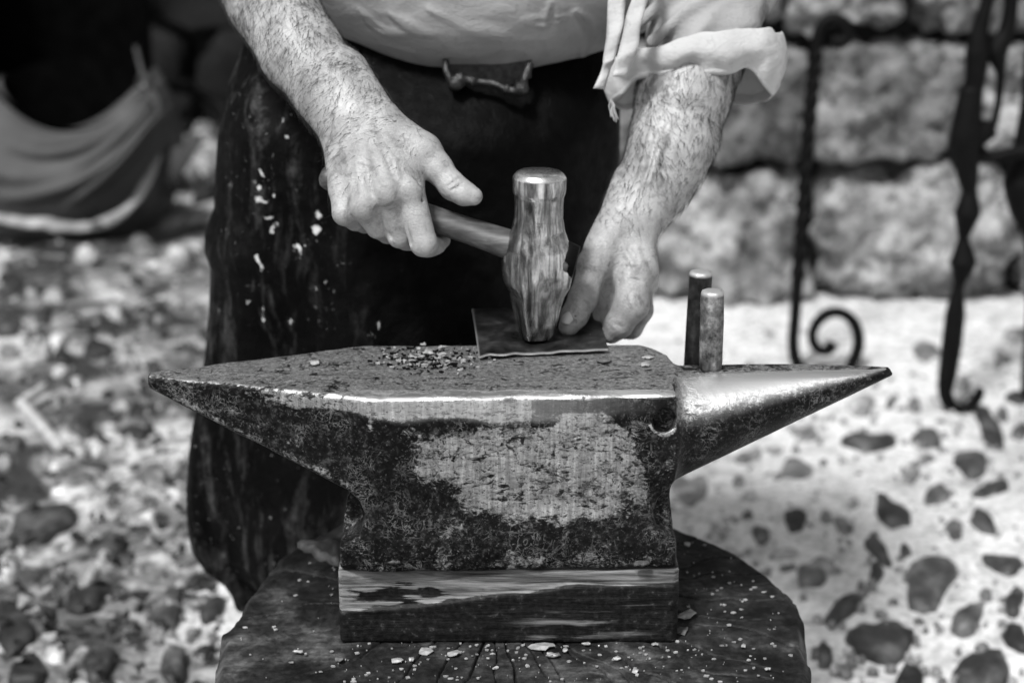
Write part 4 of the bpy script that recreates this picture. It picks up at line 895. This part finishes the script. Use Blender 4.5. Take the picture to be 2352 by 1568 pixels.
# shirt
S_ = Field((-.47, .30, .98), (.42, .86, 1.56), .0032); CREASES = []
S_.ell((-.035, .585, 1.140), (.285, .180, .140), .03); S_.ell((-.08, .60, 1.34), (.235, .150, .22), .06)
S_.ell((-.045, .56, 1.085), (.13, .12, .075), .06)
S_.cone((-.27, .58, 1.455), (.13, .58, 1.45), .085, .085, .05)
EL_R = P(480, -200, .36); S_.cone(SH_R, SH_R*.25+EL_R*.75+np.array([0, 0, .03]), .085, .078, .04)
S_.chain([SH_L, P(1640, -60, .40), P(1600, 80, .325)], [.085, .070, .064], .012)
S_.cone(P(1668, -60, .34), P(1660, 70, .31), .052, .048, .02)
for (p0, p1, r_) in (((1690, -70, .262), (1500, 96, .265), .012), ((1730, -50, .285), (1590, 90, .262), .011), ((1620, -80, .27), (1460, 60, .29), .010), ((1755, -40, .31), (1700, 80, .285), .010)): S_.cone(P(*p0), P(*p1), r_, r_*.8, .009)
for (p0, p1, r_) in (((1650, -60, .246), (1545, 80, .250), .010), ((1722, -60, .25), (1650, 80, .245), .010)): S_.cone(P(*p0), P(*p1), r_, r_, .02, cut=True)
def crease(pl, r_, k_=.006, off=.0):
    w_ = []
    for (u, v) in pl:                                      # follow the belly surface
        o_ = CAM; d_ = ray(u, v); tb = 1.9
        for _ in range(60):
            p = o_+d_*tb; q_ = (p-np.array([-.035, .585, 1.140]))/np.array([.285, .180, .140]); g = np.linalg.norm(q_)
            if g < 1: break
            tb += .006
        w_.append(o_+d_*tb)
    CREASES.append((catmull(w_, 24), r_))
crease([(990, 20), (1060, 48), (1120, 66), (1180, 76), (1250, 80)], .0026); crease([(1060, 112), (1110, 119), (1160, 121), (1210, 116)], .0024); crease([(880, 92), (960, 104), (1030, 112)], .0020); crease([(900, 30), (960, 58), (1020, 70)], .0022); crease([(1180, 30), (1230, 46), (1300, 40)], .0018); crease([(1130, 135), (1190, 138)], .0016)
crease([(1268, 6), (1264, 60), (1252, 128)], .0026, .008); crease([(830, 20), (880, 60), (960, 70)], .0020, .01); crease([(1320, 30), (1350, 70), (1340, 120)], .003, .012)
V, Q = S_.mesh(); NS = vnormals(V, Q); disp = .0030*fbm(V*np.array([9, 9, 17]), 3, 77)
rip = vnoise(V*np.array([16, 8, 30])+fbm(V*7, 2, 4)[:, None]*1.5, 91); disp += .0017*(.3-np.abs(rip))*smooth01(.62, .45, V[:, 1])
for w_, r_ in CREASES:
    dm = np.full(len(V), 9.0)
    for i in range(len(w_)-1):
        e = w_[i+1]-w_[i]; t = np.clip(((V-w_[i])@e)/(e@e), 0, 1); dm = np.minimum(dm, np.linalg.norm(V-w_[i]-t[:, None]*e, axis=1)/(.35+.65*math.sin(math.pi*(i+.7)/(len(w_)+.4))))
    disp += -r_*1.6*np.exp(-(dm/(r_*1.5))**2)+r_*.9*np.exp(-((dm-r_*3.6)/(r_*2))**2)
V = V+NS*disp[:, None]
shirt = mk('shirt', V, Q.astype(np.int32), SHIRT, man)
# rolled cuff: a turned-up band of thick cloth hanging open at its outer corner
NTH, NP = 160, 22; V = []
ctrl = [  # angle (0 = right, 90 = towards the camera), top u,v , bottom u,v
    (0, 1788, 74, 1783, 205), (14, 1784, 70, 1770, 230), (30, 1766, 66, 1742, 192), (44, 1744, 62, 1714, 150), (60, 1690, 60, 1660, 176), (84, 1620, 68, 1600, 180), (96, 1570, 80, 1568, 164), (112, 1530, 92, 1510, 186), (135, 1470, 110, 1462, 190), (160, 1432, 128, 1425, 228), (180, 1412, 140, 1408, 240), (215, 1440, 120, 1440, 262), (250, 1520, 95, 1540, 240), (285, 1620, 80, 1650, 230), (320, 1720, 80, 1706, 244), (345, 1780, 78, 1764, 236), (360, 1788, 74, 1783, 205)]
ca_ = np.array(ctrl, float)
for i in range(NTH):
    th_ = 360*i/NTH; tu, tv, bu, bv = (np.interp(th_, ca_[:, 0], ca_[:, k]) for k in (1, 2, 3, 4))
    dd = .325-.072*math.sin(math.radians(th_)); rnd = vnoise(np.array([[math.cos(math.radians(th_))*3, math.sin(math.radians(th_))*3, 0]]), 5)[0]
    for j in range(NP):
        t = j/(NP-1)
        if t < .62:                                        # outer face from the fold down to the hem
            s = t/.62; u = tu+(bu-tu)*s; v = tv+(bv-tv)*s; bulge = .012*math.sin(math.pi*min(1, s*.9+.1))+.005*rnd*s; din = 0
        else:                                              # turned in and up inside
            s = (t-.62)/.38; u = bu+(tu-bu)*s*.8; v = bv+(tv-bv)*s*.8; bulge = .010*(1-s)-.008*s; din = s
        cdir = np.array([math.cos(math.radians(th_)), -math.sin(math.radians(th_)), 0]); p = P(u, v, dd)+cdir*(bulge-.010*din)
        V.append(p)
V = np.array(V)
for _ in range(2): V3 = V.reshape(NTH, NP, 3); V = ((np.roll(V3, 1, 0)+2*V3+np.roll(V3, -1, 0))/4).reshape(-1, 3)
V += (.0040*fbm(V*30, 3, 55)+.0050*(.25-np.abs(vnoise(V*np.array([22, 22, 34]), 58))))[:, None]*np.array([.4, 1, .6])
for (u, v, d_, r_, am) in ((1478, 172, .256, .020, .013), (1588, 160, .25, .016, .010), (1660, 120, .25, .03, -.006), (1712, 150, .262, .016, .008), (1540, 120, .25, .022, -.005)):
    V += (am*np.exp(-(np.linalg.norm(V-P(u, v, d_), axis=1)/r_)**2))[:, None]*np.array([0, 1, .25])
cf = mk('rolled_cuff', V, grid_faces(NTH, NP, True), CUFF, shirt)
md = cf.modifiers.new('thick', 'SOLIDIFY'); md.thickness = .0028; md.offset = 0; md = cf.modifiers.new('soft', 'SUBSURF'); md.levels = 1; md.render_levels = 1
for (pl, w_, nm) in (([(1432, -190, .285), (1425, -100, .245), (1418, -20, .215), (1412, 60, .212), (1400, 130, .215), (1394, 155, .22), (1376, 205, .222)], (.0085, .0085, .0085, .0082, .006, .0045, .0062), 'lace'), ([(1500, -190, .280), (1490, -100, .235), (1476, -20, .205), (1456, 40, .200), (1446, 100, .200), (1432, 150, .206), (1424, 178, .21)], (.0075, .0075, .0075, .0085, .0088, .0085, .0080), 'lace')):
    c = catmull([P(*p) for p in pl], 40); V = []
    for k_ in range(40):
        ww = np.interp(k_/39, np.linspace(0, 1, len(w_)), w_); tw_ = .5*math.sin(k_*.22)
        e = RGT*math.cos(tw_)+FWD*math.sin(tw_)
        for s in np.linspace(-1, 1, 5): V.append(c[k_]+e*ww*1.25*s-FWD*.0022*(1-s*s)+FWD*.0018*math.sin(k_*.8+s))
    o = mk(nm, np.array(V), grid_faces(40, 5), CUFF, shirt); md = o.modifiers.new('thick', 'SOLIDIFY'); md.thickness = .003
thr = []
for k_ in range(5):
    s0 = P(1404+k_*2, 228+k_*3, .28); thr.append(sweep(catmull([s0, s0+UPV*-.008+RGT*random.uniform(-.004, .003), s0+UPV*-.016+RGT*random.uniform(-.004, .006), s0+UPV*-.022+RGT*random.uniform(-.002, .007)], 10), .0006, 4))
tag(mk('frayed_threads', *join(thr), CUFF, shirt), kind='stuff')
# apron
yc_, dpt, cx_ = .575, .150, -.108
tab = [(60, 575), (130, 556), (200, 529), (300, 510), (400, 504), (470, 502), (500, 490), (530, 481), (560, 480), (600, 494), (700, 491), (800, 483), (880, 470), (950, 457), (1030, 446), (1100, 441), (1170, 443), (1220, 453), (1262, 482), (1290, 520), (1320, 540), (1345, 548)]
zt = np.array([Yp(u, v, yc_)[2] for v, u in tab]); xt = np.array([Yp(u, v, yc_)[0] for v, u in tab])
zlo = zt[-1]; NA, NZ = 300, 400; V = []; left = []; PHI = []
for i in range(NA):
    ph_ = math.radians(-105+210*i/(NA-1))
    for j in range(NZ):
        z_ = 1.085-(1.085-zlo)*j/(NZ-1)
        hem = .0
        wl = cx_-np.interp(-z_, -zt, xt); drop = (1.085-z_)/.7
        wr = .245-.02*drop+.010*math.sin(z_*9)
        w_ = wl if ph_ < 0 else wr
        x_ = cx_+w_*np.sign(math.sin(ph_))*abs(math.sin(ph_))**.9
        fold = .016*math.sin(5.2*ph_+2.1*drop+.6)*drop+.009*math.sin(11*ph_-3*drop)*drop
        y_ = yc_-(.045+.12*smooth01(0, .24, drop)+.02*drop)*math.cos(ph_)-fold
        V.append((x_, y_, z_)); left.append(max(0, min(1, -ph_*1.2))); PHI.append(ph_)
V = np.array(V); V[:, 1] += .006*fbm(V*np.array([14, 1, 9]), 4, 61)
# worn and splashed spots where the leather has lost its black
wear = np.zeros(len(V)); wob1, wob2 = 7*fbm(V*np.array([120, 60, 70]), 3, 51), 10*fbm(V*np.array([120, 60, 60]), 3, 52); vd = V-CAM; dep = vd@FWD; U_ = 1176+vd@RGT/dep*FPX; V_ = 784-vd@UPV/dep*FPX
for (u, v, hu, hv, s) in ((728,528,8,13,1),(738,490,6,14,.9),(598,598,6,22,1),(688,572,7,16,1),(706,562,3,4,.9),(606,395,8,8,.9),(600,425,4,9,1),(632,450,3,9,1),(598,455,9,7,1),(612,460,8,5,.9),(622,498,10,4,.8),(632,520,10,8,.8),(672,265,4,9,.5),(652,284,4,6,.7),(662,316,8,4,.6),(540,430,9,9,.4),(560,520,14,28,.14),(608,715,6,22,.6),(604,738,5,6,.9),(671,735,4,6,.8),(762,700,12,24,.30),(752,640,4,8,.7),(735,665,3,6,.7),(755,745,8,16,.3),(572,690,5,8,.5),(570,640,5,16,.3),(742,590,12,12,.14),(868,752,4,14,.7),(850,775,8,8,.5),(790,600,8,5,.4),(700,540,5,12,.3),(640,300,5,24,.2),(628,395,6,14,.4),(555,980,10,30,.13),(600,1010,14,40,.12),(545,860,6,10,.3),(700,700,10,20,.12)):
    wear = np.maximum(wear, s*np.clip(1.6-1.2*np.hypot((U_+wob1*min(1, hu/6)-u)/hu, (V_+wob2*min(1, hv/8)-v)/hv), 0, 1)*(V[:, 1] < yc_))
ap = mk('apron', V, grid_faces(NA, NZ), APRON, man, attrs={'left': left, 'wear': wear})
md = ap.modifiers.new('thick', 'SOLIDIFY'); md.thickness = .004
bp = [P(1024, 138, .275), P(1028, 165, .262), P(1044, 188, .258), P(1072, 186, .256), P(1100, 186, .255), P(1130, 190, .254), P(1158, 204, .254), P(1180, 207, .256), P(1198, 200, .258), P(1206, 178, .262), P(1216, 148, .275)]
bp = [Yp(u, v, .452-.00035*(v-138)) for u, v in ((1024, 138), (1026, 165), (1042, 186), (1070, 184), (1096, 188), (1128, 190), (1156, 202), (1180, 208), (1198, 200), (1206, 178), (1218, 146))]
c = catmull(bp, 90); rb_ = [.0042+.0006*math.sin(k_*.31)+.0065*math.exp(-((k_-20)/6)**2)+.0030*math.exp(-((k_-33)/2.5)**2)+.0032*math.exp(-((k_-56)/2.0)**2)+.0065*math.exp(-((k_-70)/6)**2) for k_ in range(90)]
V, F = sweep(c, rb_, 10); V += .0026*fbm(V*120, 2, 9)[:, None]*np.repeat(np.clip((np.array(rb_)-.005)/.004, .15, 1.3), 10)[:, None]
mk('cast_buckle', V, F, BUCKLE, ap)
wb_ = []
for k_ in range(30):
    q_ = k_/29; u = 1020+200*q_
    for j in range(5): wb_.append(Yp(u, 128+14*j+26*math.sin(math.pi*q_)-6, .470-.006*math.sin(math.pi*q_)))
o = mk('waistband', np.array(wb_), grid_faces(30, 5), BAND, man); md = o.modifiers.new('thick', 'SOLIDIFY'); md.thickness = .004
# trousers and boots under the apron
Lg = Field((-.36, .40, -.01), (.16, .86, 1.02), .008)
for s in (-1, 1):
    xk = -.10+s*.105; Lg.chain([(xk+s*-.01, .63, .92), (xk, .60, .50), (xk+s*.02, .66, .10)], [.105, .082, .070], .03)
Lg.ell((-.10, .64, .93), (.19, .13, .13), .04)
V, Q = Lg.mesh(); mk('trousers', V, Q.astype(np.int32), TROUSER, man)
for s in (-1, 1):
    bt = Field((-.10+s*.12-.09, .40, -.005), (-.10+s*.12+.09, .80, .22), .005); xk = -.10+s*.125
    bt.cone((xk, .67, .17), (xk, .68, .06), .062, .055, .02); bt.cone((xk, .66, .05), (xk+s*.015, .49, .038), .050, .044, .03)
    bt.F = np.maximum(bt.F, (.002-(bt.lo[2]+bt.h*np.arange(bt.n[2])))[None, None, :].astype(np.float32)); V, Q = bt.mesh(); mk('boot', V, Q.astype(np.int32), BOOT, man)
hr = Field(hc-.14, hc+.16, .005); hr.ell(hc+[0, .035, .045], (.081, .095, .095), .02, rotx=-.5); hr.ell(hc+[0, -.09, -.01], (.09, .06, .09), .02, cut=True)
V, Q = hr.mesh(); mk('hair', V, Q.astype(np.int32), HEADHAIR, body)

# ------------------------------------------------------------------ flakes of hammer scale
def flake(u, v, hu, hv, z, mat, seed, label, group, lift=.0004, tilt=0.0):
    r = random.Random(seed); n = r.choice((8, 9, 10, 11)); pts = []
    for k in range(n):
        th_ = 2*math.pi*k/n; w = r.uniform(.62, 1.15); pts.append(Zp(u+hu*math.cos(th_)*w, v+hv*math.sin(th_)*w, z)+np.array([0, 0, lift+r.uniform(0, .0022)+tilt*math.cos(th_)]))
    pts = np.array(pts); c = pts.mean(0); th2 = .0009; ctr = c+np.array([0, 0, .0009])
    V = np.vstack([pts, pts-np.array([0, 0, th2]), [ctr], [ctr-np.array([0, 0, th2+.0009])]])
    F = [(k, 2*n, (k+1) % n) for k in range(n)]+[(n+k, n+(k+1) % n, 2*n+1) for k in range(n)]+[(k, (k+1) % n, n+(k+1) % n, n+k) for k in range(n)]
    return tag(mk('scale_flake', V, [tuple(reversed(f_)) for f_ in F], mat, smooth=False, loc=c), label, 'scale flake', group)
C6 = [(1475, 990, 62, 30, 'broad pale scale flake lying before the left half of the beam'), (1660, 1005, 48, 20, 'narrow pale scale flake just right of the broad one before the beam'), (2230, 960, 95, 28, 'long ragged pale scale flake in front of the middle of the beam'), (2310, 1018, 46, 14, 'slim grey scale flake below the long ragged one'), (905, 1040, 34, 18, 'small curled scale flake on the left front of the stump')]
C7 = [(1230, 840, 80, 34, 'ragged scale flake against the right end of the beam'), (1195, 962, 48, 36, 'dull bent scale flake at the lower right corner of the beam')]
GS = 'scale flakes on the stump'
zs = ZS+.0022
for i, (x, y, a_, b_, lb) in enumerate(C6): flake(459.4+x*.35157, 1148.4+y*.35157, a_*.35157, b_*.35157, zs, SCALE if i in (0, 1, 2) else SCALED, 900+i, lb, GS, tilt=.001)
for i, (x, y, a_, b_, lb) in enumerate(C7): flake(1194.4+x*.3125, 1148.4+y*.3125, a_*.3125, b_*.3125, zs, SCALE if i == 0 else SCALED, 920+i, lb, GS, tilt=.002)
S6 = [(1290, 1050, 46, 16, 'thin scale flake below the gap between the two left broad flakes'), (640, 990, 36, 9, 'sliver of scale far left on the stump front'), (1380, 1045, 18, 14, 'tiny square scale flake under the broad pale flake')]
S7 = [(710, 1165, 38, 12, 'slim scale flake beside the crack right of centre'), (850, 1255, 28, 22, 'rounded scale flake nearest the lower edge of the picture'), (330, 1105, 22, 13, 'curled scale flake right of the long ragged one'), (1640, 1075, 24, 12, 'small scale flake midway to the right rim of the stump'), (1820, 1240, 24, 11, 'scale flake nearest the right rim of the stump'), (1230, 325, 32, 14, 'scale flake behind the beam on the right of the stump'), (240, 1140, 58, 17, 'long dull scale flake under the ragged one'), (490, 1060, 38, 11, 'thin scale flake just before the beam right of centre'), (990, 1060, 25, 12, 'curled scale flake before the right end of the beam')]
for i, (x, y, a_, b_, lb) in enumerate(S6): flake(459.4+x*.35157, 1148.4+y*.35157, a_*.35157, b_*.35157, zs, SCALE, 930+i, lb, GS)
for i, (x, y, a_, b_, lb) in enumerate(S7): flake(1194.4+x*.3125, 1148.4+y*.3125, a_*.3125, b_*.3125, zs, SCALE, 950+i, lb, GS)
for i, (u, v, a_, b_, lb) in enumerate(((722, 833, 13, 5, 'lone scale flake lying on the flat pointed horn'), (985, 810, 13, 6, 'scale flake among the crumbs left of the steel sheet'), (1385, 828, 20, 6, 'flat grey scale flake just in front of the sheet corner'), (1488, 822, 14, 4, 'upper scale flake near the pegs on the anvil face'), (1482, 838, 13, 5, 'lower scale flake near the pegs on the anvil face'))):
    flake(u, v, a_, b_, ZA+.0006, SCALE if i != 2 else SCALED, 980+i, lb, 'scale flakes on the anvil face')
def crumbs(n, gen, z, mat, name, label, seed, smin, smax_):
    r = random.Random(seed); parts = []
    for k in range(n):
        u, v = gen(r); c = Zp(u, v, z); s = smin+(smax_*1.15-smin)*r.random()**2.2; m = r.choice((4, 5, 6)); a0 = r.uniform(0, 6.28); asp = r.uniform(.4, 1)
        V = [c+np.array([s*math.cos(a0+j*6.283/m)*r.uniform(.7, 1.2), asp*s*math.sin(a0+j*6.283/m)*r.uniform(.7, 1.2), r.uniform(.0002, .0008)]) for j in range(m)]
        Vb = [p-np.array([0, 0, .0014]) for p in V]
        parts.append((np.array(V+Vb), [tuple(range(m)), tuple(range(2*m-1, m-1, -1))]+[(j, j+m, (j+1) % m+m, (j+1) % m) for j in range(m)]))
    return tag(mk(name, *join(parts), mat, smooth=False), label, 'scale crumbs', kind='stuff')
def g_stump(r):
    while True:
        u, v = r.uniform(520, 1830), r.uniform(1220, 1566)
        if 770 < u < 1570 and v < 1472: continue
        if r.random() > (.25 if u < 760 else 1) : continue
        p = Zp(u, v, ZS); an = math.atan2(p[1]-cen[1], p[0]-cen[0]) % (2*math.pi)
        if math.hypot(p[0]-cen[0], p[1]-cen[1]) < .94*np.interp(an, th, R0): return u, v
crumbs(300, g_stump, ZS+.0016, SCALE, 'pale_scale_crumbs', 'tiny pale crumbs of scale sprinkled over the stump top', 71, .0004, .0030)
crumbs(110, lambda r: (r.gauss(990, 62), r.gauss(820, 15)), ZA+.0006, SCALE, 'anvil_scale_crumbs', 'pale crumbs of scale on the anvil face left of the sheet', 72, .0008, .0036)
crumbs(150, lambda r: (r.gauss(985, 62), r.gauss(822, 16)), ZA+.0006, BLACKIRON, 'dark_scale_crumbs', 'black crumbs of scale on the anvil face left of the sheet', 73, .0008, .0034)
# lump of slag left of the anvil foot
V = []
pl = [(683, 1248), (705, 1246), (722, 1252), (738, 1244), (760, 1244), (782, 1250), (784, 1294), (762, 1290), (748, 1282), (735, 1284), (722, 1276), (716, 1266), (700, 1264), (690, 1256)]
pz = np.array([Zp(u, v, ZS+.004) for u, v in pl]); cc = pz.mean(0); m = len(pl); rings = []
for s, h in ((1.0, -.006), (1.0, .002), (.85, .006), (.6, .008), (.3, .008)): rings.append(np.column_stack([cc[0]+(pz[:, 0]-cc[0])*s, cc[1]+(pz[:, 1]-cc[1])*s, np.full(m, ZS+.004+h)]))
V = np.vstack(rings+[[cc+np.array([0, 0, .009])]]); V[m:, 2] += .004*fbm(V[m:]*150, 2, 3)
F = [(k*m+i, k*m+(i+1) % m, (k+1)*m+(i+1) % m, (k+1)*m+i) for k in range(4) for i in range(m)]+[(4*m+i, 4*m+(i+1) % m, 5*m) for i in range(m)]
tag(mk('slag_lump', V, [tuple(reversed(f_)) for f_ in F], SCALED, loc=cc-np.array([0, 0, .01])), 'flat knobbly lump of slag beside the left foot of the anvil', 'slag')
# rust blisters along the lower edge of the anvil
for (u, v, hu, hv) in ((905, 1293, 20, 7), (1475, 1298, 18, 6)):
    c = Yp(u, v, -.020); n = 14; V = []
    for k in range(5):
        for i in range(n):
            th_ = 2*math.pi*i/n; s = math.cos(k*math.pi/2/4.3); V.append(c+RGT*hu*s*4.8e-4*math.cos(th_)+UPV*hv*s*4.8e-4*math.sin(th_)-np.array([0, .006*math.sin(k*math.pi/8.6), 0])+.0008*np.array([0, random.uniform(-1, 1), random.uniform(-1, 1)]))
    F = [(k*n+i, k*n+(i+1) % n, (k+1)*n+(i+1) % n, (k+1)*n+i) for k in range(4) for i in range(n)]+[tuple(4*n+i for i in range(n))]
    V = np.array(V)+np.array([0, .006, 0]); V += .0012*fbm(V*180, 2, 3)[:, None]; mk('rust_blister', V, F, RUST, av)
